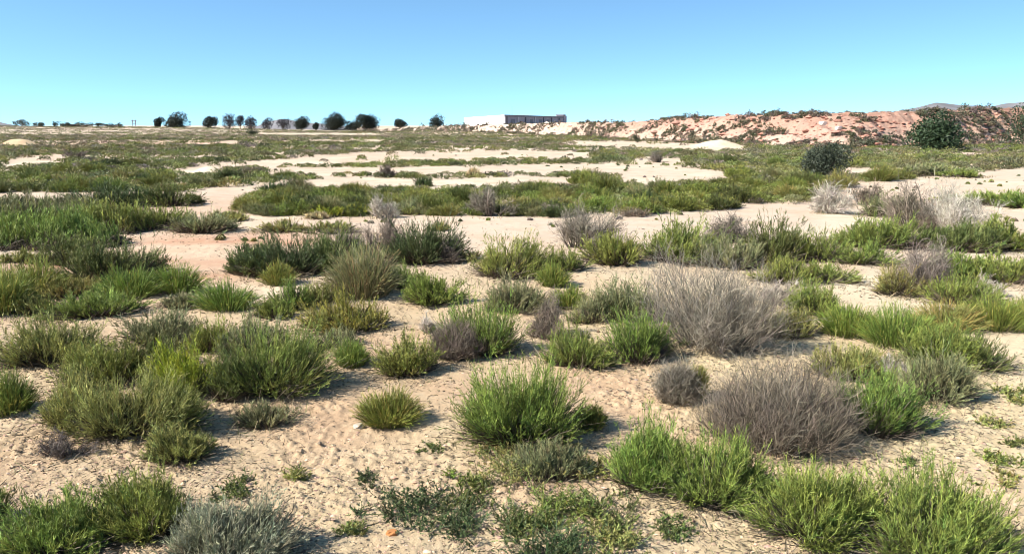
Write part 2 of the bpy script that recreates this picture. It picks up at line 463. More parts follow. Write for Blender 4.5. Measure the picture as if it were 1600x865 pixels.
# kind, x, y of the front foot, width, height (pixels of the photo -> turned into metres on the ground), tint, label
G, T, D, W = 'green_shrub', 'grass_tuft', 'dry_shrub', 'weed_mat'
PLANTS = [
 # --- front right
 (G, 815, 708, 196, 152, 'vivid', 'tall round deep green shrub standing alone in the centre foreground, biggest upright bush there'),
 (T, 922, 674, 50, 46, 'mid', 'small spiky tuft at the right foot of the tall round centre shrub'),
 (G, 1010, 778, 150, 118, 'vivid', 'dense green mound left of the feathery low bush, below the brown dome'),
 (G, 1118, 806, 190, 132, 'bright', 'feathery green low bush with fanning shoots in front of the brown dome'),
 (G, 1275, 862, 190, 160, 'bright', 'green shrub sloping down from the brown dome beside the big corner bush'),
 (G, 1455, 905, 260, 170, 'bright', 'big dense green bush with yellowish top in the lower right corner'),
 (D, 1208, 722, 240, 142, 'drypurple', 'smooth grey-brown dome of dead twigs behind the front green bushes'),
 (G, 1368, 692, 150, 116, 'bright', 'bright green shrub casting a streaky shadow onto sand right of the brown dome'),
 (D, 1056, 634, 62, 60, 'drygrey', 'small pale grey dry shrub just left of the brown dome'),
 (T, 1086, 626, 34, 56, 'olive', 'olive tuft growing against the small pale dry shrub left of the brown dome'),
 (G, 1458, 632, 100, 84, 'greyg', 'grey-green thin shrub behind the bright green shrub on the right'),
 (D, 1396, 600, 80, 40, 'drypale', 'whitish dry twigs behind the top of the bright green shrub on the right'),
 (G, 1318, 598, 120, 66, 'olive', 'loose olive-green shrub right of the shadow of the big tangled dry bush'),
 # --- front middle and left
 (T, 608, 672, 100, 66, 'mid', 'neat green tuft alone on bare sand, left of the tall round centre shrub'),
 (G, 430, 624, 150, 118, 'mid', 'large deep green bush right of the lime-green shrub, its shadow falling on bare sand'),
 (G, 296, 620, 92, 84, 'yellow', 'lime-green upright shrub, brightest plant of the left cluster'),
 (G, 356, 632, 70, 90, 'dark', 'shaded dark shrub squeezed between the lime-green shrub and the large dark bush'),
 (G, 208, 690, 176, 118, 'olive', 'wide green shrub at the front of the left cluster, below the lime-green shrub'),
 (G, 120, 672, 110, 92, 'olive', 'olive shrub at the left front of the left cluster'),
 (G, 270, 676, 80, 80, 'mid', 'green shrub under the lime-green shrub in the left cluster'),
 (G, 282, 728, 104, 68, 'olive', 'open olive shrub in front of the left cluster, shadow on sand to its right'),
 (G, 82, 580, 150, 84, 'olive', 'dull green domed shrub at the back left of the left cluster'),
 (G, 172, 612, 130, 80, 'mid', 'mid green shrub in the middle of the left cluster behind the wide front one'),
 (G, 232, 590, 90, 62, 'dark', 'dark shaded shrub in the left cluster behind the lime-green one'),
 (G, 258, 545, 120, 66, 'greyg', 'grey-green shrub at the back of the left cluster'),
 (G, 334, 552, 66, 66, 'mid', 'spiky green shrub behind the lime-green one'),
 (G, 392, 562, 104, 70, 'greyg', 'grey-green shrub right behind the large deep green bush'),
 (G, 416, 672, 88, 46, 'greyg', 'low sprawling grey-green shrub in front of the large deep green bush'),
 (D, 102, 720, 80, 42, 'drydark', 'small dark dead shrub on bare sand in front of the left cluster'),
 (T, 14, 652, 66, 74, 'mid', 'green tuft cut by the left edge with a black shadow beside it'),
 (G, 92, 884, 190, 108, 'bright', 'wide open green shrub in the lower left corner'),
 (G, 236, 848, 130, 114, 'mid', 'upright green shrub between the lower left corner shrub and the silvery bush'),
 (G, 352, 905, 196, 126, 'silver', 'silvery grey-green tangled bush at the bottom edge left of centre'),
 (G, -48, 842, 96, 90, 'mid', 'green shrub mostly outside the left edge casting a black shadow'),
 # --- low weeds on the front sand
 (W, 366, 776, 62, 26, 'dark', 'small dark weed just above the silvery bush'),
 (W, 466, 748, 32, 22, 'olive', 'tiny olive seedling tuft alone on bare sand right of the left cluster'),
 (W, 566, 756, 36, 18, 'deep', 'tiny dark weed left of the large dark weed mat'),
 (W, 640, 806, 92, 46, 'deep', 'dark blue-green weed patch, left part of the bottom centre mat'),
 (W, 704, 836, 112, 56, 'deep', 'densest dark blue-green weed patch at the bottom centre'),
 (W, 742, 792, 90, 34, 'dark', 'dark weed patch joined to the right end of the bottom centre mat'),
 (W, 782, 708, 60, 26, 'olive', 'olive weeds at the left foot of the tall round centre shrub'),
 (W, 800, 752, 110, 56, 'olive', 'yellowish weeds just below the tall round centre shrub'),
 (G, 862, 762, 120, 76, 'greyg', 'low grey-green weedy shrub in front of the tall round centre shrub'),
 (W, 922, 752, 90, 40, 'olive', 'faded weeds between the low weedy shrub and the dense green mound'),
 (W, 812, 838, 90, 50, 'dark', 'dark grassy weed patch left of the pair below the reddish sand strip'),
 (W, 870, 822, 110, 60, 'mid', 'green weed patch under the reddish sand strip in the bottom centre'),
 (W, 938, 822, 90, 46, 'dark', 'dark leafy weed patch below the dense green mound'),
 (W, 872, 880, 90, 60, 'deep', 'blue-green weed at the bottom edge right of centre'),
 (W, 962, 866, 90, 46, 'olive', 'pale weed at the bottom edge left of the corner shrubs'),
 (W, 1052, 844, 80, 28, 'dark', 'thin dark weeds on pale sand below the feathery low bush'),
 (W, 550, 842, 44, 22, 'olive', 'small olive weed beside the orange stone'),
 (W, 738, 764, 46, 24, 'bright', 'bright green leafy weed above the dark bottom centre mat'),
 (W, 674, 716, 60, 14, 'dark', 'flat dark weed streak on sand left of the tall round centre shrub'),
 (W, 1558, 726, 52, 22, 'mid', 'small green weed on pale sand near the right edge, above the corner bush'),
 (W, 1558, 668, 46, 16, 'olive', 'flat olive weed near the right edge right of the streaky shadow'),
 (W, 1588, 626, 50, 20, 'olive', 'faint olive weed touching the right edge'),
 (W, 1592, 700, 36, 14, 'dark', 'tiny weed at the right edge above the small green weed'),
 (W, 1420, 724, 30, 10, 'dark', 'tiny dark weed on pale sand below the bright green shrub'),
 (W, 1560, 758, 60, 14, 'olive', 'thin straggling weed on sand just above the corner bush'),
 # --- centre
 (D, 1112, 566, 250, 150, 'drygrey', 'biggest grey-brown tangled dry bush, right of centre'),
 (G, 1000, 574, 106, 84, 'vivid', 'vivid green shrub against the left side of the big tangled dry bush'),
 (G, 906, 578, 96, 70, 'mid', 'dark-footed green shrub left of the vivid shrub by the big dry bush'),
 (G, 985, 505, 100, 76, 'greyg', 'thin grey-green shrub behind the vivid shrub by the big dry bush'),
 (D, 852, 532, 74, 62, 'drypurple', 'grey-purple dry tuft in the very centre of the photo'),
 (G, 928, 508, 76, 56, 'greyg', 'drab grey-green shrub right of the central dry tuft'),
 (T, 889, 484, 54, 38, 'bright', 'yellow-green small tuft above the central dry tuft'),
 (G, 752, 562, 126, 92, 'bright', 'bright green bush left of the central dry tuft'),
 (D, 712, 566, 84, 58, 'drypurple', 'low purple-grey dry shrub between the neat domed shrub and the bright green bush'),
 (D, 668, 522, 50, 34, 'drypale', 'pale wispy dry tuft on sand above the low purple-grey dry shrub'),
 (G, 634, 592, 92, 68, 'mid', 'neat domed green shrub with a dark shadow, left of the low purple-grey shrub'),
 (T, 550, 576, 50, 46, 'bright', 'small bright tuft left of the neat domed green shrub'),
 (G, 545, 524, 140, 64, 'olive', 'flat-topped cushion shrub with yellow top left of centre'),
 (G, 522, 552, 84, 40, 'greyg', 'dull shaded shrub at the front foot of the yellow-topped cushion'),
 (G, 802, 495, 104, 70, 'greyg', 'grey-green loose shrub between two sandy gaps just left of centre'),
 (G, 676, 480, 88, 66, 'bright', 'bright feathery shrub right behind the yellow-topped cushion'),
 (G, 622, 452, 64, 46, 'bright', 'small bright shrub left of the bright feathery one'),
 (T, 568, 470, 104, 88, 'greyg', 'tall grey-green grassy shrub behind the yellow-topped cushion'),
 (D, 562, 440, 44, 50, 'drypale', 'bluish-white dead twigs inside the tall grey-green grassy shrub'),
 (T, 436, 448, 48, 38, 'mid', 'small green tuft under the long dark thicket'),
 (G, 456, 488, 66, 54, 'bright', 'light green shrub left of the yellow-topped cushion'),
 (G, 504, 476, 48, 42, 'olive', 'olive rounded tuft between the light green shrub and the tall grassy shrub'),
 (G, 430, 500, 60, 34, 'mid', 'low green shrub at the left front of the light green shrub'),
 # --- the long dark thicket
 (G, 392, 432, 84, 62, 'dark', 'dark shrub at the left end of the long dark thicket'),
 (G, 446, 436, 110, 82, 'deep', 'darkest shrub in the middle of the long dark thicket'),
 (G, 510, 428, 92, 78, 'dark', 'dusky shrub in the right half of the long dark thicket'),
 (D, 556, 418, 74, 62, 'drydark', 'brown-grey dead shrub in the right half of the long dark thicket'),
 (D, 606, 402, 70, 64, 'drypurple', 'purplish bare shrub beside the dark spiky bush'),
 (G, 660, 416, 112, 78, 'deep', 'dark green spiky bush at the right end of the long dark thicket'),
 (D, 700, 412, 46, 40, 'drydark', 'dark dead twigs on the right slope of the dark spiky bush'),
 (W, 735, 410, 42, 22, 'olive', 'small olive tuft on sand right of the dark spiky bush'),
 (G, 440, 364, 66, 20, 'olive', 'low olive strip shrub behind the left half of the long dark thicket'),
 (G, 512, 366, 74, 22, 'olive', 'low olive strip shrub behind the right half of the long dark thicket'),
 (T, 686, 362, 30, 16, 'olive', 'tiny tuft on the pale sand behind the dark spiky bush'),
 # --- middle right row
 (G, 794, 440, 124, 76, 'mid', 'green spiky bush left of the gap with pale sand in the middle'),
 (G, 880, 428, 84, 44, 'mid', 'low green shrub right of the green spiky bush in the middle'),
 (T, 864, 450, 46, 42, 'bright', 'small rounded light green tuft in front of the low green middle shrub'),
 (D, 906, 392, 108, 70, 'drygrey', 'light grey dry bush on the near edge of the pale sand track'),
 (G, 965, 418, 82, 62, 'mid', 'green shrub right against the light grey dry bush by the sand track'),
 (G, 1056, 414, 124, 80, 'mid', 'tall green bush in the middle of the right-hand row before the sand track'),
 (G, 1104, 412, 56, 50, 'greyg', 'pale grassy shrub at the right foot of the tall green bush'),
 (D, 1146, 380, 92, 52, 'drydark', 'bluish-grey dead bush in the right-hand row before the sand track'),
 (G, 1150, 424, 84, 60, 'greyg', 'greyish shrub in front of the bluish-grey dead bush'),
 (G, 1214, 414, 96, 76, 'dark', 'dark green shrub right of the bluish-grey dead bush'),
 (G, 1278, 412, 78, 60, 'mid', 'green shrub at the left side of the sandy gap on the right'),
 (G, 1226, 446, 80, 50, 'mid', 'green shrub in front of the dark green shrub on the right'),
 (G, 1284, 444, 76, 42, 'mid', 'low green shrub jutting into the sandy gap on the right'),
 (D, 1222, 482, 90, 46, 'drypale', 'whitish dead twigs behind the right shoulder of the big tangled dry bush'),
 (G, 1272, 498, 82, 66, 'mid', 'green shrub right of the whitish twigs by the big tangled dry bush'),
 (G, 1234, 532, 84, 56, 'olive', 'olive shrub at the right foot of the big tangled dry bush'),
 # --- far right
 (D, 1430, 366, 110, 76, 'drypurple', 'left half of the tall silvery dry thicket on the right'),
 (D, 1492, 372, 110, 82, 'drypale', 'whitest tallest dry bush of the silvery thicket on the right'),
 (G, 1388, 340, 70, 44, 'greyg', 'grey-green shrub behind the left side of the silvery dry thicket'),
 (G, 1370, 390, 114, 58, 'mid', 'wide green shrub before the silvery dry thicket'),
 (G, 1430, 392, 80, 46, 'dark', 'dark green shrub under the silvery dry thicket'),
 (G, 1506, 396, 110, 56, 'dark', 'dark shaded shrub at the right foot of the silvery dry thicket'),
 (G, 1574, 392, 92, 58, 'mid', 'green shrub by the right edge just below the sand track'),
 (G, 1346, 416, 80, 42, 'bright', 'bright low shrub standing in the sandy gap on the right'),
 (G, 1402, 464, 76, 60, 'olive', 'olive shrub left of the upright grey dry shrub'),
 (D, 1452, 464, 76, 82, 'drygrey', 'upright grey dry shrub among green ones on the right'),
 (G, 1500, 440, 90, 56, 'bright', 'light green shrub behind the upright grey dry shrub'),
 (G, 1562, 446, 96, 54, 'mid', 'green shrub at the right edge level with the upright grey dry shrub'),
 (G, 1496, 480, 86, 54, 'mid', 'green shrub just right of the upright grey dry shrub'),
 (D, 1542, 466, 56, 36, 'drypale', 'small white dead shrub near the right edge'),
 (D, 1594, 436, 44, 28, 'drypale', 'white dead twigs cut by the right edge'),
 (T, 1324, 530, 84, 58, 'vivid', 'fresh green upright tuft at the left end of the right-hand thicket'),
 (T, 1400, 548, 100, 70, 'bright', 'light green slanting tuft beside the fresh upright tuft'),
 (T, 1476, 524, 100, 54, 'olive', 'olive grassy tuft at the back of the right-hand thicket'),
 (G, 1466, 578, 110, 84, 'mid', 'green shrub at the front of the right-hand thicket'),
 (G, 1520, 580, 70, 62, 'dark', 'dark green end shrub of the right-hand thicket, shadow on sand beside it'),
 (T, 1556, 522, 110, 62, 'bright', 'yellowish green slanting tuft near the right edge'),
 (T, 1612, 520, 80, 54, 'mid', 'green tuft cut by the right edge above bare sand'),
 (G, 1412, 594, 70, 44, 'greyg', 'grey-green low shrub under the light green slanting tuft'),
 # --- left side, middle distance
 (T, 54, 468, 92, 62, 'mid', 'dark-centred spiky tuft near the left edge'),
 (T, 6, 494, 70, 72, 'mid', 'green tuft cut by the left edge below the spiky one'),
 (G, 60, 494, 76, 38, 'olive', 'drab olive low shrub in front of the spiky left edge tuft'),
 (G, 112, 468, 84, 42, 'olive', 'pale olive shrub between the spiky left tuft and the two-peaked dark bush'),
 (G, 152, 502, 104, 52, 'bright', 'bright low domed shrub at the front of the left middle group'),
 (T, 204, 470, 86, 50, 'bright', 'light green grassy tuft behind the bright low domed shrub'),
 (T, 276, 462, 78, 48, 'bright', 'light green tuft below the reddish sand patch'),
 (G, 286, 486, 66, 32, 'greyg', 'small drab shrub in front of the tuft below the reddish sand'),
 (T, 356, 490, 88, 50, 'bright', 'bright low tuft alone at the right end of the left middle group'),
 (G, 112, 416, 64, 54, 'dark', 'left peak of the dark bush group left of the reddish sand'),
 (G, 160, 446, 96, 82, 'dark', 'tallest dark bush left of the reddish sand, thin stalks on top'),
 (G, 210, 434, 66, 64, 'dark', 'right end of the dark bush group left of the reddish sand'),
 (G, 36, 412, 50, 26, 'olive', 'small olive shrub on the sand behind the spiky left edge tuft'),
 # --- tall grass at the left edge
 (T, 30, 388, 120, 94, 'bright', 'tallest bright grass clump at the left edge'),
 (T, 110, 390, 120, 84, 'bright', 'front bright grass clump right of the left edge one'),
 (T, 172, 366, 96, 68, 'mid', 'right end clump of the tall left grass'),
 (T, 80, 346, 110, 56, 'greyg', 'silvery-topped clump at the back of the tall left grass'),
 (T, 8, 350, 70, 60, 'greyg', 'silvery-topped clump at the very left behind the tall grass'),
 (G, 160, 330, 90, 52, 'deep', 'dark bush behind the right end of the tall left grass'),
 (G, 214, 322, 62, 38, 'deep', 'dark low bush beside the small reddish hollow'),
 (G, 262, 324, 76, 40, 'dark', 'low dark shrub right of the small reddish hollow'),
 (G, 304, 320, 32, 22, 'dark', 'tiny dark shrub at the edge of the pale sand right of the reddish hollow'),
 (G, 254, 358, 84, 42, 'mid', 'fresh green shrub just below the small reddish hollow'),
 (G, 316, 366, 84, 46, 'greyg', 'grey-green shrub right of the fresh one below the reddish hollow'),
 (G, 360, 348, 50, 22, 'olive', 'olive end shrub reaching onto the pale sand below the sandy path'),
 # --- single plants in the middle distance
 (D, 766, 340, 74, 42, 'drygrey', 'grey dry bush in front of the long green belt, centre'),
 (D, 600, 342, 46, 38, 'drypale', 'pale thin dry shrub in front of the long green belt, left of centre'),
 (G, 640, 336, 66, 26, 'greyg', 'greyish shrub between two dry bushes at the front of the long green belt'),
 (D, 1297, 334, 54, 56, 'drypale', 'pale pinkish dry shrub standing alone on the sand, right'),
 (D, 860, 340, 60, 24, 'drygrey', 'low grey dead shrub under the green belt behind the light grey dry bush'),
 (D, 1352, 322, 44, 40, 'drypurple', 'thin purple-grey dry shrub between the pinkish one and the silvery thicket'),
 (G, 520, 340, 46, 20, 'yellow', 'small yellow-green shrub at the front of the long green belt'),
 (G, 560, 338, 36, 22, 'yellow', 'yellowish shrub at the front of the long green belt, left of the thin dry shrub'),
 (G, 496, 343, 32, 13, 'straw', 'straw-coloured low shrub left of the small yellow-green shrub'),
 (G, 428, 302, 46, 20, 'deep', 'dark rounded bush at the back left of the long green belt'),
 (D, 604, 278, 36, 24, 'drydark', 'purple-black bush on the thin middle hedge between two sand strips'),
 (G, 662, 292, 26, 16, 'deep', 'small pointed dark bush at the back of the long green belt'),
 (G, 740, 277, 26, 14, 'straw', 'rust-brown shrub on the thin middle hedge'),
 (D, 1028, 254, 30, 20, 'drydark', 'dark grey bush in the far green flat below the white sand heap'),
 (D, 120, 250, 50, 15, 'drydark', 'dark purplish bush by the far left sand strip'),
 (G, 160, 264, 26, 14, 'deep', 'dark round bush in the far left green flat'),
 (G, 1440, 276, 90, 26, 'greyg', 'grey grassy shrubs at the back edge of the right sand strip'),
 (G, 1550, 322, 110, 30, 'bright', 'light green shrub belt end right of the silvery thicket'),
 (G, 1600, 326, 60, 26, 'bright', 'light green shrub cut by the right edge between two sand strips'),
 (G, 1500, 278, 60, 12, 'mid', 'low green shrub lying on the right sand strip'),
]
# ------------------------------------------------------------------ bare sand areas (outlined in the photo, laid on the ground)
SAND = [
 [(285, 300), (360, 292), (400, 288), (470, 284), (520, 276), (600, 279), (690, 281), (800, 277), (905, 278), (915, 285), (800, 284), (680, 288), (560, 288), (470, 290), (400, 296), (352, 322), (390, 335), (470, 340), (560, 346), (680, 344), (800, 342), (870, 338), (1000, 338), (1060, 331), (1150, 326), (1250, 318), (1300, 296), (1345, 286), (1380, 283), (1420, 280), (1600, 262), (1720, 256), (1720, 296), (1600, 301), (1530, 305), (1430, 318), (1390, 330), (1330, 340), (1240, 352), (1160, 362), (900, 400), (700, 420), (380, 385), (300, 410), (180, 400), (150, 366), (220, 352), (290, 372), (350, 348), (318, 330), (285, 318)],
 [(410, 262), (500, 262), (600, 262), (720, 259), (800, 258), (860, 256), (960, 257), (1040, 260), (1120, 266), (1155, 272), (1120, 279), (1010, 282), (960, 277), (990, 270), (900, 266), (800, 267), (650, 267), (500, 267), (415, 268)],
 [(395, 252), (500, 245), (560, 239), (650, 237), (800, 235), (930, 239), (930, 245), (800, 244), (700, 247), (560, 251), (440, 255), (330, 261), (300, 256)],
 [(0, 250), (60, 246), (110, 241), (110, 250), (40, 257), (0, 258)],
 [(140, 245), (250, 243), (250, 245), (150, 247)],
 [(400, 208), (480, 208), (600, 209), (600, 210.5), (480, 210), (400, 209.3)],
 [(480, 218), (600, 218), (600, 219.5), (480, 219.5)],
 [(240, 222), (330, 221.5), (420, 223), (420, 224), (240, 223.5)],
 [(870, 221), (1000, 222), (1110, 225), (1200, 231), (1060, 231), (900, 226)],
 [(985, 249), (1075, 247), (1070, 253), (985, 254)],
 [(1300, 266), (1440, 263), (1500, 268), (1380, 271), (1300, 270)],
 [(1480, 328), (1600, 334), (1720, 336), (1720, 352), (1560, 350), (1500, 340)],
 [(290, 262), (345, 258), (350, 268), (285, 270)],
 [(0, 282), (28, 284), (24, 292), (0, 292)],
 [(188, 316), (225, 314), (230, 336), (190, 336)],
]


def in_poly(px, py, poly):
    inside = np.zeros(len(px), bool)
    n = len(poly)
    for i in range(n):
        x1, y1 = poly[i]; x2, y2 = poly[(i + 1) % n]
        c = ((y1 > py) != (y2 > py)) & (px < (x2 - x1) * (py - y1) / ((y2 - y1) or 1e-9) + x1)
        inside ^= c
    return inside


def on_sand(px, py):
    r = np.zeros(len(px), bool)
    for p in SAND: r |= in_poly(px, py, p)
    return r


# ------------------------------------------------------------------ ground sheet
def build_ground():
    rows = np.concatenate([np.linspace(.2, 3.6, 30, endpoint=False), np.arange(3.6, 9.5, .0125), 9.5 * 1.0042 ** np.arange(0, 300)])
    last = rows[-1]
    rows = np.concatenate([rows, last * 1.012 ** np.arange(1, 150)])
    last = rows[-1]
    rows = np.concatenate([rows, last * 1.09 ** np.arange(1, 40)])
    ang = np.radians(np.concatenate([np.linspace(-75, -46, 40, endpoint=False), np.linspace(-46, 46, 760), np.linspace(46, 75, 41)[1:]]))
    Rr, A = np.meshgrid(rows, ang, indexing='ij')
    x = Rr * np.sin(A); y = Rr * np.cos(A) - 1.2
    z = ground_z(x, y) + ground_detail(x, y)
    nr, na = x.shape
    i = (np.arange(nr - 1)[:, None] * na + np.arange(na - 1)[None]).ravel()
    F = np.stack([i, i + 1, i + na + 1, i + na], 1)
    V = np.stack([x, y, z], -1).reshape(-1, 3)
    d = np.hypot(x, y)[..., None]
    near, mid, far = np.array([.54, .405, .245]), np.array([.62, .485, .365]), np.array([.60, .47, .35])
    w1 = smooth(6.5, 13, d); w2 = smooth(60, 160, d)
    side = smooth(-1.5, 2.5, x)[..., None]
    near = near * (1 - side) + np.array([.62, .49, .29]) * side
    c = near * (1 - w1) + mid * w1
    c = c * (1 - w2) + far * w2
    red = np.zeros_like(x)
    for px, py, r, a in ((285, 402, 1.7, 2.2), (150, 400, .9, .5), (950, 612, .55, .55), (625, 540, .5, .4), (850, 728, .28, .6), (520, 650, .5, .45), (720, 610, .4, .3), (1330, 312, 2.2, .35),
                         (330, 325, 3, .4), (205, 322, 1.2, .8), (1120, 700, .3, .35), (900, 470, .8, .2), (60, 700, .5, .3), (200, 225, 14, .6), (640, 244, 8, .2), (120, 236, 10, .3)):
        gx, gy, _ = on_ground(np.array([px]), np.array([py]))
        rr = np.hypot((x - gx[0]), (y - gy[0]) * .8)
        red = np.maximum(red, a * np.exp(-(rr / r) ** 2) * (.5 + .9 * fbm(x * 2.2, y * 2.2, 91, 3)))
    red = np.clip(red, 0, 1)[..., None]
    c = c * (1 - red) + np.array([.50, .27, .165]) * red
    pale = np.clip(smooth(.52, .72, fbm(x * .45 + 3, y * .45, 71, 3)), 0, 1)[..., None] * .5
    c = c * (1 - pale) + np.array([.74, .63, .46]) * pale
    me = mesh_from('ground', V, F, c.reshape(-1, 3), M_SOIL, flat=False)
    o = obj('ground', me)
    return tag(o, 'dry sandy ground with pale and reddish patches', 'ground', kind='structure')


build_ground()

# ------------------------------------------------------------------ clay bank on the right
BPX = [560, 690, 760, 850, 920, 965, 1010, 1060, 1120, 1200, 1300, 1400, 1500, 1600, 1700, 1900]
BBASE = [205, 206, 208, 211, 215, 218, 221, 223, 226, 229, 231, 232, 229, 226, 225, 223]
BTOP = [204, 198, 195, 192.5, 190.5, 191.8, 188.5, 184.5, 181.5, 178.8, 176.3, 173.2, 171.2, 168, 164, 160]
NU, NV = 900, 46
_bp = np.linspace(560, 1900, NU)
_bx, _by, _bz = on_ground(_bp, np.interp(_bp, BPX, BBASE))
_k = np.ones(121) / 121
_by = np.convolve(np.pad(_by, 60, mode='edge'), _k, 'valid'); _rx = (_bp - 800) / FPX; _bx = _rx * _by; _bz = ground_z(_bx, _by)
_h0 = 1.75 + (194 - np.interp(_bp, BPX, BTOP)) / FPX * (_by * 1.06)
_run = np.maximum(_h0 - _bz, .3) * 1.5 + 2.5
_v = np.linspace(0, 1, NV)
_prof = np.interp(_v, [0, .12, .45, .8, .92, 1], [-.05, .05, .5, .9, .99, 1.0])
BX = _bx[:, None] + (_rx * _run)[:, None] * _v
BY = _by[:, None] + _run[:, None] * _v
BZ = _bz[:, None] + np.maximum(_h0 - _bz, .05)[:, None] * _prof
_hs = np.clip((_h0 - _bz) / 2.5, .15, 1.2)[:, None]
_mid = np.sin(np.clip(_v, 0, 1) * np.pi) ** .6
BZ = BZ + _hs * _mid * (1.0 * (fbm(BX * .22, BY * .3, 201, 4, .55) - .5) + .55 * (np.abs(2 * fbm(BX * .6, BY * .5, 211, 3) - 1) - .4)) \
    + _hs * (.22 * (fbm(BX * 1.3, BY * 1.3, 221, 3) - .5)) - .02 \
    - _hs * _mid * .5 * smooth(.62, .9, 1 - np.abs(2 * fbm(BX * .35 + BY * .12, BY * .05, 241, 3) - 1))
bank_crest = BZ[:, -1]


def build_bank():
    ext = np.array([2., 8., 20., 60., 140.])
    ex = BX[:, -1:] + _rx[:, None] * ext
    ey = BY[:, -1:] + ext
    ez = BZ[:, -1:] + np.array([-.05, -.15, -.3, -1.5, -6.])
    x = np.hstack([BX, ex]); y = np.hstack([BY, ey]); z = np.hstack([BZ, ez])
    nu, nv = x.shape
    i = (np.arange(nu - 1)[:, None] * nv + np.arange(nv - 1)[None]).ravel()
    F = np.stack([i, i + nv, i + nv + 1, i + 1], 1)
    pxs = np.repeat(_bp[:, None], nv, 1)
    v = np.concatenate([_v, np.ones(len(ext))])[None]
    red = smooth(760, 1020, pxs) * (.35 + .5 * smooth(.2, .9, v)) + .35 * (fbm(x * .12, y * .12, 231, 3) - .5)
    red = np.clip(red + .2 * smooth(1500, 1600, pxs) * v, 0, 1)[..., None]
    c = np.array([.62, .50, .40]) * (1 - red) + np.array([.46, .25, .175]) * red
    me = mesh_from('embankment', np.stack([x, y, z], -1).reshape(-1, 3), F, c.reshape(-1, 3), M_BANK, flat=False)
    tag(obj('embankment', me), 'long reddish clay embankment along the right skyline', 'embankment', kind='structure')


build_bank()

# ------------------------------------------------------------------ far hills
M_HILL = plain_mat('far_hill', (.16, .15, .15), .95, .3, .02)


def hill(name, prof, dist, label):
    xs = np.linspace(prof[0][0], prof[-1][0], 120)
    top = np.interp(xs, [p[0] for p in prof], [p[1] for p in prof]) + 1.0 * (fbm(xs * .06, xs * 0, 300, 3) - .5)
    rows = [-.25, -.12, 0, .12, .3]
    hh = [0, .6, 1, .7, 0]
    V = []
    for r, h in zip(rows, hh):
        y = dist * (1 + r * .5) * np.ones_like(xs)
        X = (xs - 800) / FPX * dist * (1 + r * .5)
        zt = 1.75 + (194 - top) / FPX * dist * 1.03
        z = -10 + (zt + 10) * h + (fbm(X * .02, y * .02, 310, 3) - .5) * 6 * (h < 1)
        V.append(np.stack([X, y, z], -1))
    V = np.stack(V, 0); nr, nx = V.shape[:2]
    i = (np.arange(nr - 1)[:, None] * nx + np.arange(nx - 1)[None]).ravel()
    F = np.stack([i, i + 1, i + nx + 1, i + nx], 1)
    me = mesh_from(name, V.reshape(-1, 3), F, None, M_HILL, flat=False)
    tag(obj(name, me), label, 'hill', kind='structure')


hill('hills', [(1395, 174), (1425, 168.5), (1448, 163), (1465, 164), (1480, 166), (1510, 167.5), (1535, 168), (1552, 164.5), (1580, 162), (1620, 163), (1700, 165), (1760, 172)], 1500, 'pale distant hills above the right end of the embankment')
hill('hills', [(405, 198), (425, 190), (445, 186.5), (462, 188), (480, 191), (520, 194.5), (560, 198)], 1400, 'bluish distant hill behind the row of trees')
hill('hills', [(-120, 184), (-60, 186), (-10, 188), (8, 190), (26, 193.5), (50, 197)], 1300, 'dark hill end at the left edge of the skyline')

# ------------------------------------------------------------------ heaps of sand
def heap(px, py, wpx, hpx, label, skew=0., seed=0, col=(.74, .62, .45)):
    x, y, z = [a[0] for a in on_ground(np.array([px]), np.array([py]))]
    d = math.hypot(x, y); s = d / FPX
    R, H = wpx * s / 2, hpx * s
    n, m = 48, 20
    a = np.linspace(0, 2 * np.pi, n, endpoint=False); r = np.linspace(0, 1, m)
    A, Q = np.meshgrid(a, r)
    rad = R * (1 + .18 * (vnoise(np.cos(A) * 1.5 + seed, np.sin(A) * 1.5, 400) - .5) * 2)
    X = np.cos(A) * Q * rad + skew * R * (1 - Q); Y = np.sin(A) * Q * rad * .7
    Z = H * (np.cos(Q * np.pi) * .5 + .5) * (1 + .3 * (fbm(X * 1.2 / R * 2 + seed, Y * 2 / R, 410, 3) - .5)) - .03
    V = np.stack([X, Y, Z], -1).reshape(-1, 3)
    i = (np.arange(m - 1)[:, None] * n + np.arange(n)[None]); j = (np.arange(m - 1)[:, None] * n + (np.arange(n)[None] + 1) % n)
    F = np.stack([i, j, j + n, i + n], -1).reshape(-1, 4)
    me = mesh_from('sand_heap', V, F, np.tile(np.array(col), (len(V), 1)), M_SOIL, flat=False)
    tag(obj('sand_heap', me, loc=(x, y + R * .6, z)), label, 'sand heap', 'heaps of bare earth on the plain')


heap(1126, 231, 112, 12.5, 'white sand heap at the foot of the reddish embankment', .12, 1, (.70, .57, .40))
heap(16, 229, 70, 11, 'tan earth mound at the left edge below the skyline', 0, 2, (.62, .45, .27))
heap(316, 271, 62, 11, 'small pale earth mound beside the left sandy path', .1, 3)

# ------------------------------------------------------------------ plants near the camera, one object tree each
def place(kind, x, y, w, h):
    gx, gy, gz = [a[0] for a in on_ground(np.array([float(x)]), np.array([float(y)]))]
    d0 = math.hypot(gx, gy)
    s0 = math.hypot(d0, CAM_H) / FPX
    k = 1 + .16 * float(smooth(700, 600, y) * smooth(325, 350, y)) if kind != D else .97
    w = w * k
    Wm = w * s0
    back = Wm * .32
    cx, cy = gx * (1 + back / d0), gy * (1 + back / d0)
    Wm *= (1 + back / d0)
    cz = float(ground_z(cx, cy))
    rx, ry, rz = ray(x, y - h * (1 + (k - 1) * .6))
    zt = CAM_H + cy * float(rz) / float(ry)
    return cx, cy, cz, Wm, max(zt - cz, .03), math.hypot(cx, cy)


ENV = []
def root(name, x, y, z):
    e = bpy.data.objects.new(name, None); e.location = (x, y, z); e.empty_display_size = .1
    return link(e)


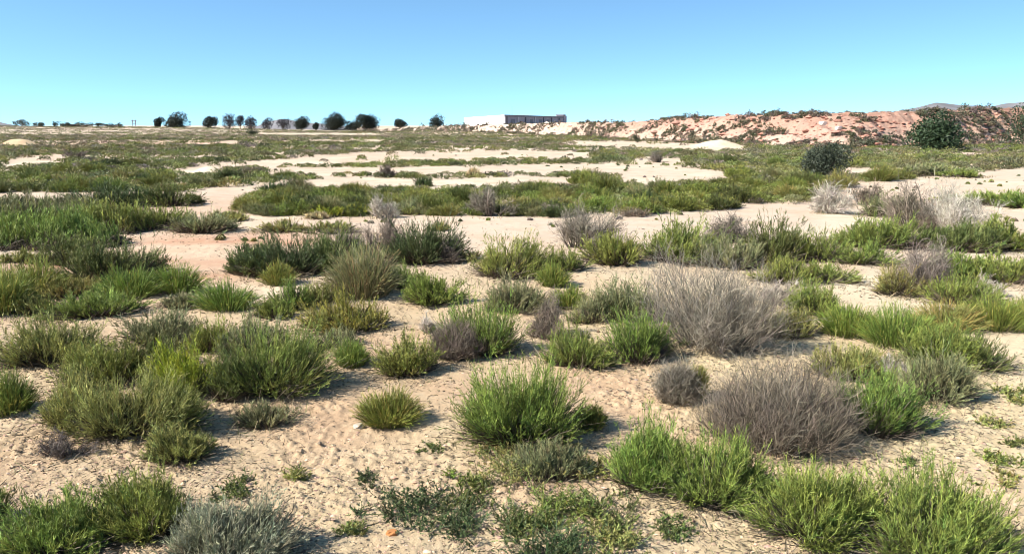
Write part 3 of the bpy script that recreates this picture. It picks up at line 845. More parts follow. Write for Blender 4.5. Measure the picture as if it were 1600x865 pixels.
GROUP = {G: 'green shrubs on the sandy plain', T: 'grass tufts on the sandy plain', D: 'dry leafless shrubs on the sandy plain', W: 'low weeds on the foreground sand'}
CAT = {G: 'shrub', T: 'grass tuft', D: 'dry shrub', W: 'weed'}
n_green = 0
for i, (kind, px, py, w, h, tint, label) in enumerate(PLANTS):
    x, y, z, Wm, Hm, d = place(kind, px, py, w, h)
    col = (*TINT[tint], 1)
    pm = d / 804.0
    area = math.sqrt(w * h) * .64
    seed = 1000 + i * 7
    g = np.random.default_rng(seed)
    if kind in (G, D):
        n_green += kind == G
    if kind == G: Hm *= .90 if py < 560 else 1.0
    if kind == T: Hm *= .86
    if kind == D and 'dome' not in label: Hm *= .86; Wm *= .92
    if kind == G:
        n = int(np.clip(6.0 * area, 90, 700))
        big = area > 45
        yel = tint in ('yellow',) or 'yellow top' in label
        tip = (1.45, 1.36, 1.15) if tint in ('bright', 'vivid', 'mid') else (1.4, 1.33, 1.2)
        if yel: tip = (1.6, 1.45, .75)
        wide = w / h
        Wm *= 1.14 if py > 470 else 1.24
        fo, st = shrub(seed, Wm, Hm, min(Wm, max(Hm * 1.6, Wm * .75)), n=n, base=float(np.clip(.28 + .13 * (wide - 1), .2, .65)), side=3 if big else 2,
                       m=15 if big else 10, ml=10 if big else 7, ll=max(.026, 3.4 * pm), lw=max(.0034, .52 * pm), sw=max(.0036, .5 * pm),
                       bend=g.uniform(.15, .5), tip=tip, stray=.12, hollow=.45, sidelen=g.uniform(.22, .36), lump=.5, lean=(g.uniform(-.14, .18), g.uniform(-.12, .12)))
        a, b, ma, mb = 'foliage', 'stems', M_LEAF, M_BARK
    elif kind == T:
        Wm *= 1.1
        lawn = 'clump' in label
        if lawn: Hm *= .80
        n = int(np.clip((22 if lawn else 20) * area, 240, 1900))
        if lawn: fo, st = shrub(seed, Wm * 1.1, Hm, Wm * .9, n=420, base=.9, side=3, m=9, ml=7, ll=4.2 * pm, lw=.6 * pm, sw=.55 * pm, bend=.3, hollow=.5, stray=.2, lump=.6, tip=(1.35, 1.3, 1.1))
        else: fo, st = tuft(seed, Wm, Hm, min(Wm, Hm * 2), n=n, sw=max(.0038, .52 * pm), base=.9 if lawn else .55, arch=g.uniform(.2, .6))
        a, b, ma, mb = 'blades', 'dead_blades', M_LEAF, M_TWIG
    elif kind == D:
        n = int(np.clip(3.0 * area, 50, 320))
        dome = 'dome' in label
        if dome: fo, st = dry(seed, Wm, Hm, Wm * .8, n=480, kids=8, grand=4, sw=max(.003, .42 * pm), upright=.7, base=.6, lump=.22)
        else: fo, st = dry(seed, Wm, Hm, min(Wm, Hm * 1.6), n=n, kids=7, grand=5, sw=max(.0035, .5 * pm), upright=g.uniform(.1, .5), base=.45, lump=.75)
        a, b, ma, mb = 'twigs', 'branches', M_TWIG, M_TWIG
    else:
        fo = mat_weed(seed, Wm, Hm * .75, n=int(np.clip(3.6 * area, 18, 210)), ll=max(.016, 2.6 * pm), lw=max(.006, 1.1 * pm))
        o = obj(kind, fo.mesh('weed_leaves', M_LEAF), None, (x, y, z), g.uniform(0, 6.28)); o.color = col
        tag(o, label, CAT[kind], GROUP[kind]); continue
    r = root(kind, x, y, z)
    tag(r, label, CAT[kind], GROUP[kind])
    o = obj(a, fo.mesh(a, ma), r); o.color = col
    q = obj(b, st.mesh(b, mb), r); q.color = col if kind == D else (1, 1, 1, 1)
    if kind in (G, D): ENV.append((x, y, Wm))

# ------------------------------------------------------------------ scrub of the middle distance: the nearest ones are things, the rest one mass
def density(x, y, d):
    streak = fbm(x * .014 + 11, y * .16 + 7, 500, 3)
    n = smooth(.36, .46, streak + .14 * (fbm(x * .5, y * .5, 510, 2) - .5))
    return np.where(d < 45, .55 + .45 * n, .06 + .94 * n)


def sample_scrub(n):
    g = np.random.default_rng(77)
    # uniform in azimuth, and in distance weighted towards the viewer so the cover stays even
    px = g.uniform(-260, 1860, n)
    u = g.uniform(0, 1, n)
    d0, d1 = 12.0, 330.0
    p = .25
    yy = (d0 ** p + u * (d1 ** p - d0 ** p)) ** (1 / p)
    x = (px - 800) / FPX * yy; y = yy
    return g, x, y


g, sx, sy = sample_scrub(60000)
sz = ground_z(sx, sy)
sd = np.hypot(sx, sy)
qx, qy = project(sx, sy, sz)
sw_ = np.clip(.5 + .0062 * sd, .55, 1.7) * np.clip(g.lognormal(0, .3, len(sx)), .5, 1.9)
shh = sw_ * g.uniform(.25, .40, len(sx)) * np.clip(1.05 - .003 * sd, .5, 1)
_, qt = project(sx, sy, sz + shh * .8)
jx = qx + 5 * (fbm(sx * .7, sy * .7, 515, 2) - .5) * 2; jy = .7 * (fbm(sx * .5 + 9, sy * .5, 516, 2) - .5) * 2 * smooth(215, 300, qy)
stray_ = (g.uniform(size=len(sx)) < .015) & (qy < 262) & (qy > 215)
keep = (stray_ | ~(on_sand(jx, qy + jy) | on_sand(jx, qt + jy) | on_sand(jx, (qt + qy) / 2 + jy))) & (qy < 338) & (g.uniform(size=len(sx)) < density(sx, sy, sd))
# nothing inside the bank, and nothing where the photo shows the hand placed rows
bb = np.interp(qx, BPX, BBASE)
keep &= ~((qx > 700) & (qy < bb - 1))
keep &= ~((qx < 300) & (qy > 300)) & ~((qx > 1330) & (qy > 300)) & ~((qy > 318) & (qx > 1150))
sx, sy, sz, sd, qx, qy, sw_, shh = [a[keep] for a in (sx, sy, sz, sd, qx, qy, sw_, shh)]
# thin out crowding
cell = {}
ok = np.zeros(len(sx), bool)
for i in np.argsort(sd):
    c = .44 * (.6 + .0085 * sd[i])
    k = (int(sx[i] / c), int(sy[i] / (c * 1.3)))
    if k in cell: continue
    cell[k] = 1; ok[i] = True
sx, sy, sz, sd, qx, qy, sw_, shh = [a[ok] for a in (sx, sy, sz, sd, qx, qy, sw_, shh)]
print('scrub', len(sx))
pal = np.array([TINT['mid'], TINT['mid'], TINT['dark'], TINT['olive'], TINT['bright'], TINT['greyg'], TINT['deep'], (.20, .175, .13), (.25, .21, .175)])
pw_near = np.array([.26, .2, .2, .12, .05, .1, .05, .01, .01]); pw_far = np.array([.16, .12, .12, .22, .03, .18, .05, .06, .06])
wf = np.clip((sd - 30) / 80, 0, 1)[:, None]
cum = np.cumsum(pw_near * (1 - wf) + pw_far * wf, 1); cum /= cum[:, -1:]
pick = np.clip(.5 + (fbm(sx * .05 + 31, sy * .12, 530, 3) - .5) * 2.2 + g.normal(0, .28, len(sx)), 0, 1)
ci = (g.uniform(size=(len(sx), 1)) > cum).sum(1).clip(0, 8)
scol = pal[ci] * (g.uniform(.62, 1.25, len(sx)) * np.interp(sd, [20, 70], [.97, .74]))[:, None]
br = smooth(.55, .95, pick)[:, None] * np.clip((sd - 22) / 40, 0, 1)[:, None]
scol = scol * (1 - .7 * br) + np.array([.20, .16, .115]) * .7 * br

size_px = sw_ / sd * FPX
vis = (qx > -20) & (qx < 1620)
order = np.argsort(np.where(vis, -size_px, 0))
N_IND = max(0, 296 - n_green_only) if 'n_green_only' in globals() else 296 - sum(1 for p in PLANTS if p[0] == G)
ind = order[:N_IND]
mass = np.setdiff1d(np.arange(len(sx)), ind)

protos = []
for k in range(9):
    W0, H0 = 1.0, .5
    if k < 6: fo, st = shrub(5000 + k, W0, H0, .9, n=230, base=.5, side=2, m=8, ml=6, ll=.065, lw=.011, sw=.010, bend=.3, hollow=.4, tip=(1.35, 1.25, .85), lump=.5, stems=False)
    else: fo, st = tuft(5000 + k, W0, H0, .9, n=800, sw=.011, base=.55, arch=.4)
    protos.append(fo.mesh('green_shrub', M_LEAF))


def zone(px, py):
    if 350 < px < 1270 and py > 282:
        if px < 560: return 'low shrub in the left end of the long green belt beyond the sand track'
        if px < 760: return 'low shrub of the long green belt, around the thin pale dry shrub'
        if px < 960: return 'low shrub in the centre of the long green belt, beside the grey dry bush'
        if px < 1120: return 'low shrub of the long green belt, between centre and right end'
        return 'low shrub in the right end of the long green belt near the round bush'
    if px <= 350:
        return 'low shrub in the left flat between the tall grass and sandy path' if py > 268 else 'low scrub shrub in the far left flat above the sandy path'
    if px >= 1150: return 'low shrub on the right flat around the two dark round bushes'
    return 'small shrub of the thin hedges between the parallel pale sand strips'


for j, i in enumerate(ind):
    me = protos[j % len(protos)]
    s = sw_[i]
    o = obj('green_shrub', me, None, (sx[i], sy[i], sz[i]), float(g.uniform(0, 6.28)), (s, s, shh[i] / .5))
    o.color = (*[float(c) * .88 for c in scol[i]], 1)
    lab = zone(qx[i], qy[i])
    tag(o, lab, 'shrub', lab.replace('low shrub', 'low shrubs').replace('small shrub', 'small shrubs').replace('low scrub shrub', 'scrub shrubs'))

# the mass: all remaining scrub, with the low plants of the clay bank
acc = Acc()
def add_clump(x, y, z, W_, H_, col, d):
    n = int(np.clip(4800 / d, 18, 210))
    v, tone = clump(g, n, W_, H_, .30 * H_, max(.0012 * d, .016))
    acc.add(v + [x, y, z], np.arange(len(v)).reshape(-1, 3), tone[:, None] * col * g.uniform(.9, 1.1, (1, 3)))


_g, tx, ty = sample_scrub(4000)
tq = project(tx, ty, ground_z(tx, ty))
tk = on_sand(*tq) & (tq[1] < 400) & (fbm(tx * .4, ty * .4, 555, 2) > .55)
for x_, y_ in zip(tx[tk], ty[tk]):              # tiny seedlings on the bare strips
    s_ = g.uniform(.05, .2)
    add_clump(x_, y_, float(ground_z(x_, y_)), s_, s_ * .45, pal[g.integers(0, 9)] * 1.15, max(math.hypot(x_, y_) * 1.5, 60))
for i in mass:
    add_clump(sx[i], sy[i], sz[i], sw_[i], shh[i], scol[i], sd[i])
bcol = np.array([(.12, .13, .065), (.18, .16, .10), (.22, .175, .14), (.10, .11, .065), (.27, .2, .14)])
nb = 9000
bu = (g.uniform(.0, 1, nb) * (NU - 1)).astype(int)
bv = np.clip((g.uniform(0, 1, nb) ** 1.3 * NV).astype(int), 0, NV - 1)
kb = (fbm(BX[bu, bv] * .25, BZ[bu, bv] * .8 + BY[bu, bv] * .2, 600, 3) > .46) | (bv < 5)
kb &= g.uniform(size=nb) < np.where(_bp[bu] < 930, 1, .75)
for u, v in zip(bu[kb], bv[kb]):
    d = math.hypot(BX[u, v], BY[u, v])
    s = g.lognormal(-.95, .45) * (1 + d * .003)
    add_clump(BX[u, v], BY[u, v], BZ[u, v] - .03, s, s * g.uniform(.4, .65), bcol[g.integers(0, 5)] * .8, d)
for u in g.integers(0, NU, 260):                      # a fringe of plants along the crest
    d = math.hypot(BX[u, -1], BY[u, -1])
    s = g.uniform(.25, .6) * (1 + d * .003)
    o_ = g.uniform(0, 3)
    add_clump(BX[u, -1] + _rx[u] * o_, BY[u, -1] + o_, BZ[u, -1] - .08, s, s * g.uniform(.25, .45), bcol[g.integers(0, 4)] * .8, d)
o = obj('low_scrub', acc.mesh('low_scrub', M_LEAF))
tag(o, 'far low scrub covering the plain and the embankment', 'scrub', kind='stuff')

# ------------------------------------------------------------------ rubble of the bank
ico_v = unit(np.array([[0, 0, 1], [.9, 0, .2], [.25, .85, .1], [-.7, .5, .25], [-.7, -.55, .1], [.3, -.85, .25], [.1, .1, -.6]]))
ico_f = np.array([[0, 1, 2], [0, 2, 3], [0, 3, 4], [0, 4, 5], [0, 5, 1], [6, 2, 1], [6, 3, 2], [6, 4, 3], [6, 5, 4], [6, 1, 5]])


def stones(pos, size, col, g, flat=.7):
    n = len(pos)
    a = g.uniform(0, 6.28, n); c, s = np.cos(a)[:, None], np.sin(a)[:, None]
    v = ico_v[None] * (1 + g.normal(0, .18, (n, 7, 3))) * size[:, None, None] * np.stack([g.uniform(.7, 1.3, n), g.uniform(.7, 1.3, n), g.uniform(.5, 1, n) * flat], 1)[:, None]
    v = np.stack([v[..., 0] * c - v[..., 1] * s, v[..., 0] * s + v[..., 1] * c, v[..., 2]], -1) + pos[:, None]
    f = (np.arange(n)[:, None, None] * 7 + ico_f[None]).reshape(-1, 3)
    return v.reshape(-1, 3), f, np.repeat(col, 7, 0)


nr = 2600
bu = g.integers(0, NU, nr); bv = g.integers(2, NV - 3, nr)
pos = np.stack([BX[bu, bv], BY[bu, bv], BZ[bu, bv]], 1)
size = .085 * g.lognormal(0, .6, nr) * (1 + np.hypot(pos[:, 0], pos[:, 1]) * .004)
red = smooth(900, 1100, _bp[bu])[:, None]
col = (np.array([.50, .41, .31]) * (1 - red) + np.array([.42, .235, .155]) * red) * g.uniform(.6, 1.25, (nr, 1))
a_ = Acc(); a_.add(*stones(pos, np.clip(size, .04, .5), col, g))
tag(obj('rubble', a_.mesh('rubble', M_STONE)), 'loose clay lumps and stones on the embankment', 'rubble', kind='stuff')

# ------------------------------------------------------------------ gravel and litter of the foreground
ng = 110000
gx, gy, gz = on_ground(g.uniform(-250, 1850, ng), 345 + 560 * g.uniform(0, 1, ng) ** .9)
kp = fbm(gx * 1.1, gy * 1.1, 700, 3) + g.normal(0, .12, ng) > .42
gx, gy, gz = gx[kp], gy[kp], gz[kp]; n = len(gx)
gz = gz + ground_detail(gx, gy)
size = np.clip(.0027 * g.lognormal(0, .55, n), .0015, .014) * (1 + .08 * np.hypot(gx, gy))
col = np.array([.46, .34, .22]) * g.uniform(.25, 1.35, (n, 1)) * (1 + g.normal(0, .05, (n, 3)))
a_ = Acc(); a_.add(*stones(np.stack([gx, gy, gz], 1), size, col, g))
tag(obj('gravel', a_.mesh('gravel', M_STONE)), 'small stones and clods strewn over the foreground sand', 'gravel', kind='stuff')

nl = 75000
lx, ly, lz = on_ground(g.uniform(-250, 1850, nl), 350 + 550 * g.uniform(0, 1, nl))
cl = fbm(lx * 1.6, ly * 1.6, 720, 3) + g.normal(0, .08, nl)
dmin = np.full(nl, 9.)
for ex, ey, ew in ENV: dmin = np.minimum(dmin, np.hypot(lx - ex, ly - ey) - ew / 2)
kp = ((cl > .57) & (g.uniform(size=nl) < .5)) | (g.uniform(size=nl) < np.exp(-np.maximum(dmin, 0) / .15) * .8)
lx, ly, lz = lx[kp], ly[kp], lz[kp]; n = len(lx)
lz = lz + ground_detail(lx, ly) + .004
dd = np.hypot(lx, ly)
a = g.uniform(0, 6.28, n); L_ = g.lognormal(-4.05, .5, n) * (1 + .05 * dd)
d3 = np.stack([np.cos(a), np.sin(a), g.normal(0, .18, n)], 1)
A = np.stack([lx, ly, lz], 1); C = A + d3 * L_[:, None]; C[:, 2] = np.maximum(C[:, 2], lz - .002)
B = (A + C) / 2 + g.normal(0, .15, (n, 3)) * L_[:, None]; B[:, 2] = np.maximum(B[:, 2], lz + .002)
lcol = np.array([(.14, .105, .07), (.08, .06, .045), (.30, .24, .17), (.09, .10, .045)])[g.choice(4, n, p=[.4, .3, .2, .1])] * g.uniform(.7, 1.2, (n, 1))
a_ = Acc(); ribbons(a_, A, B, C, np.maximum(.0035, .0009 * dd) * g.uniform(.7, 1.6, n), np.full(n, .0015), lcol, lcol, 2, g)
tag(obj('twig_litter', a_.mesh('twig_litter', M_BARK)), 'dead twigs and plant crumbs lying on the foreground sand', 'litter', kind='stuff')


ne = 26000
e_ = np.array(ENV)
j = g.choice(len(e_), ne, p=(e_[:, 2] / e_[:, 2].sum()))
t_ = g.uniform(0, 6.28, ne); q_ = e_[j, 2] / 2 * g.uniform(.55, 1.0, ne) + np.abs(g.normal(0, .11, ne))
hx, hy = e_[j, 0] + np.cos(t_) * q_, e_[j, 1] + np.sin(t_) * q_
kp = (hy > 2.2) & (fbm(hx * 2.5, hy * 2.5, 740, 2) > .44)
hx, hy = hx[kp], hy[kp]; n = len(hx); hz = ground_z(hx, hy)
dd = np.hypot(hx, hy)
A = np.stack([hx, hy, hz - .005], 1); L_ = g.lognormal(-2.75, .45, n) * np.clip(1 - .02 * dd, .7, 1)
o_ = np.stack([g.normal(0, .5, n), g.normal(0, .5, n), g.uniform(.25, 1, n)], 1)
C = A + unit(o_) * L_[:, None]; B = (A + C) / 2; B[:, 2] += .15 * L_
gcol = np.array([(.36, .29, .17), (.22, .19, .10), (.15, .16, .06), (.26, .21, .15)])[g.choice(4, n)] * g.uniform(.7, 1.2, (n, 1))
a_ = Acc(); ribbons(a_, A, B, C, np.maximum(.0028, .0007 * dd), np.full(n, .0015), gcol, gcol * 1.1, 3, g)
tag(obj('dry_grass', a_.mesh('dry_grass', M_TWIG)), 'short straw coloured dry grass around the feet of the shrubs', 'dry grass', kind='stuff')


def boulder(px, py, wpx, col, label, name='stone', flat=.75):
    x, y, z = [a[0] for a in on_ground(np.array([float(px)]), np.array([float(py)]))]
    s = wpx * math.hypot(math.hypot(x, y), CAM_H) / FPX / 2
    import bmesh
    bm = bmesh.new(); bmesh.ops.create_icosphere(bm, subdivisions=3, radius=1)
    k = int(px)
    for v in bm.verts:
        p = v.co
        f = 1 + .5 * (float(fbm(p.x * 1.3 + k, p.y * 1.3 + p.z * 2.1, 800, 3)) - .5) * 2
        v.co = p * f
        v.co.x = max(-.9, min(.85, v.co.x)); v.co.z = max(-.5, min(.7, v.co.z))
        v.co = v.co * s; v.co.z *= flat
    me = bpy.data.meshes.new(name); bm.to_mesh(me); bm.free()
    c = me.color_attributes.new('tint', 'FLOAT_COLOR', 'POINT')
    c.data.foreach_set('color', np.tile(np.array([*col, 1.]), len(me.vertices)).astype(np.float32))
    me.materials.append(M_STONE)
    o = obj(name, me, None, (x, y, z + .15 * s), k * .7)
    tag(o, label, 'stone', 'single stones that stand out')


boulder(560, 667, 15, (.45, .39, .30), 'pale stone at the left foot of the neat green tuft on bare sand')
boulder(613, 834, 17, (.38, .16, .06), 'orange stone at the bottom of the photo beside a small olive weed')
boulder(836, 716, 10, (.36, .25, .18), 'brown stone on the reddish sand strip below the centre shrub')
boulder(910, 780, 9, (.75, .64, .50), 'small pale stone on the reddish sand strip below the centre shrub')
boulder(10, 574, 12, (.20, .13, .10), 'dark reddish stone by the left edge above the cut off tuft')


def slab(px, v, wpx, hpx, label):
    u = int((px - 560) / (1900 - 560) * (NU - 1)); k = int(v * NV)
    x, y, z = BX[u, k], BY[u, k], BZ[u, k]
    s = math.hypot(x, y) / FPX
    import bmesh
    bm = bmesh.new(); bmesh.ops.create_icosphere(bm, subdivisions=3, radius=1)
    for q in bm.verts:
        p = q.co; f = 1 + .7 * (float(fbm(p.x * 1.4 + px, p.y + p.z * 2, 820, 3)) - .5)
        q.co = (max(-.8, min(.8, p.x * f)) * wpx * s * .6, max(-.8, min(.8, p.y * f)) * wpx * s * .5, max(-.8, min(.7, p.z * f)) * hpx * s * .7)
    me = bpy.data.meshes.new('boulder'); bm.to_mesh(me); bm.free()
    c = me.color_attributes.new('tint', 'FLOAT_COLOR', 'POINT')
    c.data.foreach_set('color', np.tile(np.array([.62, .52, .44, 1.]), len(me.vertices)).astype(np.float32))
    me.materials.append(M_STONE)
    tag(obj('boulder', me, None, (x, y, z), .3), label, 'boulder', 'pale boulders on the embankment')


slab(1278, .72, 11, 7, 'pale block of rock high on the reddish embankment, left of the pair')
slab(1303, .55, 9, 6, 'pale block of rock on the embankment face, lower right of the pair')

# ------------------------------------------------------------------ trees and dark bushes
def crown(seed, W_, H_, n, leaf, lobes=9, z0=.0, ragged=.25, spikes=0, shape=.9):
    g = np.random.default_rng(seed)
    acc = Acc()
    t = g.uniform(0, 2 * np.pi, lobes); r = np.sqrt(g.uniform(0, 1, lobes)) * .62; zz = g.uniform(.2, .76, lobes)
    cen = np.stack([np.cos(t) * r * W_ / 2, np.sin(t) * r * W_ / 2, z0 + zz * H_], 1)
    rad = g.uniform(.26, .40, lobes) * min(W_, H_ * 1.2) * shape
    li = g.integers(0, lobes, n)
    d = unit(g.normal(size=(n, 3)))
    k = g.uniform(.35, 1, n) ** .5 * (1 + ragged * (vnoise(d[:, 0] * 3 + li * 7, d[:, 2] * 3 + d[:, 1] * 2, 900) - .4))
    P = cen[li] + d * (rad[li] * k)[:, None]
    P[:, 2] = np.maximum(P[:, 2], z0 + .03)
    nn = unit(d + g.normal(0, .7, (n, 3)))
    a = unit(np.cross(nn, g.normal(size=(n, 3)))); b = np.cross(nn, a)
    s = leaf * g.uniform(.6, 1.4, (n, 1))
    V = np.stack([P - a * s, P + b * s * .45, P + a * s, P - b * s * .45], 1).reshape(-1, 3)
    tone = (g.uniform(.7, 1.3, (n, 1)) * (.75 + .5 * vnoise(li * 3.1, li * 1.7, 4))[:, None]) * np.ones(3)
    acc.add(V, np.arange(n * 4).reshape(-1, 4), np.repeat(tone, 4, 0))
    if spikes:
        m = spikes
        j = g.integers(0, lobes, m)
        A = cen[j]; C = A + np.stack([g.normal(0, .25, m) * rad[j], g.normal(0, .25, m) * rad[j], rad[j] * g.uniform(.9, 1.25, m)], 1)
        ribbons(acc, A, (A + C) / 2, C, np.full(m, leaf * .9), np.full(m, leaf * .25), np.ones((m, 3)), np.ones((m, 3)), 3, g)
    return acc, cen


def trunk(seed, H_, rad, cen, z0):
    g = np.random.default_rng(seed)
    acc = Acc()
    def tube(a, b, r0, r1, seg=4, k=7):
        mid = (a + b) / 2 + g.normal(0, .06, 3) * np.linalg.norm(b - a)
        ts = np.linspace(0, 1, seg + 1)
        P = bez(a[None], mid[None], b[None], ts)
        ang = np.linspace(0, 2 * np.pi, k, endpoint=False)
        ax = unit(b - a); s = unit(np.cross(ax, [.3, .9, .2])); u = np.cross(ax, s)
        rr = (r0 + (r1 - r0) * ts)[:, None, None]
        V = P[:, None] + rr * (np.cos(ang)[None, :, None] * s + np.sin(ang)[None, :, None] * u)
        i = (np.arange(seg)[:, None] * k + np.arange(k)[None]); j = (np.arange(seg)[:, None] * k + (np.arange(k)[None] + 1) % k)
        acc.add(V.reshape(-1, 3), np.stack([i, j, j + k, i + k], -1).reshape(-1, 4), np.array([.12, .095, .075]))
    fork = np.array([0, 0, max(z0 + .12 * H_, .15 * H_)])
    tube(np.array([0, 0, -.1]), fork, rad * 1.25, rad * .8)
    for c in cen: tube(fork, c, rad * .5, rad * .14)
    return acc


def tree(px, ybase, w, h, label, seed, dist=None, tint=(.028, .04, .022), z0=.18, n=1500, leaf=None, spikes=0, name='tree', cat='tree', group='trees along the left skyline', lobes=9, ragged=.3):
    if dist is None:
        x, y, z = [a[0] for a in on_ground(np.array([float(px)]), np.array([float(ybase)]))]
    else:
        y = dist; x = (px - 800) / FPX * dist
        z = 1.75 + (194 - ybase) / FPX * dist
        z = min(z, float(ground_z(x, y)) + .0) if name == 'tree' else z
    d = math.hypot(x, y); s = d / FPX
    W_, H_ = w * s, h * s + max(0, (1.75 + (194 - ybase) / FPX * y) - z) 
    r = root(name, x, y, z); tag(r, label, cat, group)
    leaf = leaf or max(.5 * s * 1.56, .05)
    ac, cen = crown(seed, W_, H_ * (1 - z0), n, leaf, lobes, z0 * H_, ragged, spikes)
    v, f, c = ac.arrays()
    v = v.copy(); top = np.percentile(v[:, 2], 98); v[:, 2] = z0 * H_ + (v[:, 2] - z0 * H_) * (H_ * (1 - z0)) / max(top - z0 * H_, .01)
    sxx = (W_) / max(np.percentile(v[:, 0], 98.5) - np.percentile(v[:, 0], 1.5), .01); v[:, 0] *= sxx; v[:, 1] *= sxx
    o = obj('crown', mesh_from('crown', v, f, c, M_CROWN), r); o.color = (*tint, 1)
    obj('trunk', trunk(seed + 1, H_, max(.05 * W_, .02), cen * [sxx, sxx, 1] * [.8, .8, .95], z0).mesh('trunk', M_BARK, False), r)


SKY_T = [
 (257, 197, 14, 11.5, 'small round tree at the left end of the skyline row', 0),
 (284, 197, 29, 18, 'wide spiky tree second from the left in the skyline row', 6),
 (337, 199, 21, 15, 'flat-topped tree standing alone between two gaps in the skyline row', 2),
 (366, 199.5, 22, 19, 'purplish spiky tree left of a thin one in the skyline row', 8),
 (383, 200, 11, 18, 'thin purplish tree squeezed between two wider skyline trees', 6),
 (398, 200, 18, 16, 'dense tree right of the thin purplish one on the skyline', 2),
 (424, 200.5, 17, 15, 'short ragged tree just left of the bluish distant hill', 5),
 (448, 200.5, 22, 14, 'thin see-through tree in front of the bluish distant hill', 5),
 (476, 202, 23, 18, 'dark tree with a short trunk right of the bluish distant hill', 0),
 (498, 202, 9, 10, 'tiny sapling between the short-trunked tree and the biggest tree', 4),
 (527, 203.5, 35, 24, 'biggest darkest tree of the skyline row', 2),
 (555, 203, 22, 13, 'low tree between the two biggest skyline trees', 0),
 (575, 205, 31, 24.5, 'second big dark tree, right end of the close skyline row', 2),
 (628, 202, 19, 15, 'small mushroom-shaped tree alone right of the big pair', 0),
 (683, 197, 22, 16, 'round dense tree alone on the rise left of the white wall', 0),
]
for i, (px, yb, w, h, lab, spk) in enumerate(SKY_T):
    pur = 'purplish' in lab or 'see-through' in lab or 'ragged' in lab
    thin = 'see-through' in lab or 'thin' in lab or 'ragged' in lab or 'sapling' in lab
    tree(px, yb, w * .94, h * .97, lab, 6000 + i * 5, dist=(284 + (i * 37 % 13)) if px < 660 else 205, tint=(.04, .036, .042) if pur else (.021, .028, .018),
         n=int((1500 if thin else 3400) * max(.6, w * h / 380)), spikes=spk * 2, ragged=.42, lobes=11, z0=.04 if 'mushroom' not in lab else .24)

tree(1460, 236, 64, 46, 'large dark green round bush at the foot of the reddish embankment', 7001, tint=(.042, .064, .028), z0=.02, n=8000, name='round_bush', cat='bush', group='dark round bushes near the embankment', lobes=16, leaf=.075, ragged=.45)
tree(1288, 278, 60, 47, 'dark grey-green round bush at the right end of the long green belt', 7011, tint=(.060, .072, .045), z0=.02, n=6000, name='round_bush', cat='bush', group='dark round bushes near the embankment', lobes=18, leaf=.038, ragged=.5, spikes=16)
tree(1600, 229, 44, 49, 'dark bush on the embankment cut by the right edge', 7021, tint=(.035, .055, .025), z0=.02, n=3200, name='round_bush', cat='bush', group='dark round bushes near the embankment', lobes=12, leaf=.07)
tree(1140, 222, 28, 15, 'small dark bush behind the white sand heap', 7031, tint=(.05, .065, .035), z0=.0, n=1200, name='round_bush', cat='bush', group='dark round bushes near the embankment', lobes=8)
tree(1116, 224, 20, 11, 'low dark bush left of the one behind the white sand heap', 7035, tint=(.05, .06, .035), z0=.0, n=700, name='round_bush', cat='bush', group='dark round bushes near the embankment', lobes=7)
tree(995, 223, 10, 13, 'narrow upright bush at the dip of the embankment', 7041, tint=(.05, .06, .03), z0=.0, n=500, name='round_bush', cat='bush', group='dark round bushes near the embankment', lobes=6)
tree(1435, 198, 40, 22, 'grey-green bush on the embankment face above the large dark one', 7051, dist=76, tint=(.10, .11, .075), z0=.0, n=1200, name='round_bush', cat='bush', group='dark round bushes near the embankment', lobes=9)
tree(1325, 210, 44, 16, 'wide dull bush halfway up the embankment, left of the large dark bush', 7061, dist=72, tint=(.09, .095, .06), z0=.0, n=1300, name='round_bush', cat='bush', group='dark round bushes near the embankment', lobes=9)
tree(393, 211, 15, 9, 'dark round bush on the plain below the skyline row', 7071, tint=(.035, .05, .028), z0=.0, n=400, name='round_bush', cat='bush', group='dark bushes far off on the left plain', lobes=6)
tree(48, 197.5, 22, 8.5, 'dark bush on the left skyline above pale rubble', 7081, dist=280, tint=(.04, .05, .035), z0=.0, n=400, name='round_bush', cat='bush', group='dark bushes far off on the left plain', lobes=7)
tree(76, 197.5, 18, 5, 'low dark bush on the left skyline, second from the edge', 7083, dist=280, tint=(.04, .05, .035), z0=.0, n=260, name='round_bush', cat='bush', group='dark bushes far off on the left plain', lobes=6)
tree(132, 198, 62, 6.5, 'long dark hedge-like bush on the left skyline', 7091, dist=284, tint=(.04, .055, .035), z0=.0, n=800, name='round_bush', cat='bush', group='dark bushes far off on the left plain', lobes=14)
tree(186, 198, 36, 5, 'low dark bush on the skyline just left of the pole', 7095, dist=284, tint=(.045, .055, .04), z0=.0, n=420, name='round_bush', cat='bush', group='dark bushes far off on the left plain', lobes=9)

# ------------------------------------------------------------------ building on the rise
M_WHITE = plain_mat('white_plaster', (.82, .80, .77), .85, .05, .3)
M_PANEL_SHADE = plain_mat('shaded_panel', (.30, .27, .30), .8, .25, .25)  # panel grey darkened to carry the shade of the side away from the sun
M_TRIM = plain_mat('dark_trim', (.16, .15, .17), .7, .2, 1.)
M_PALEC = plain_mat('pale_concrete', (.52, .48, .47), .85, .1, 1.)


def prism(name, pts, z0, z1, mat, parent):
    n = len(pts)
    V = np.array([(*p, z0) for p in pts] + [(*p, z1) for p in pts], float)
    me = bpy.data.meshes.new(name)
    me.from_pydata(V.tolist(), [], [list(range(n))[::-1], list(range(n, 2 * n))] + [[i, (i + 1) % n, n + (i + 1) % n, n + i] for i in range(n)])
    me.materials.append(mat); me.update()
    return obj(name, me, parent)


def at(px, d): return np.array([(px - 800) / FPX * d, d])


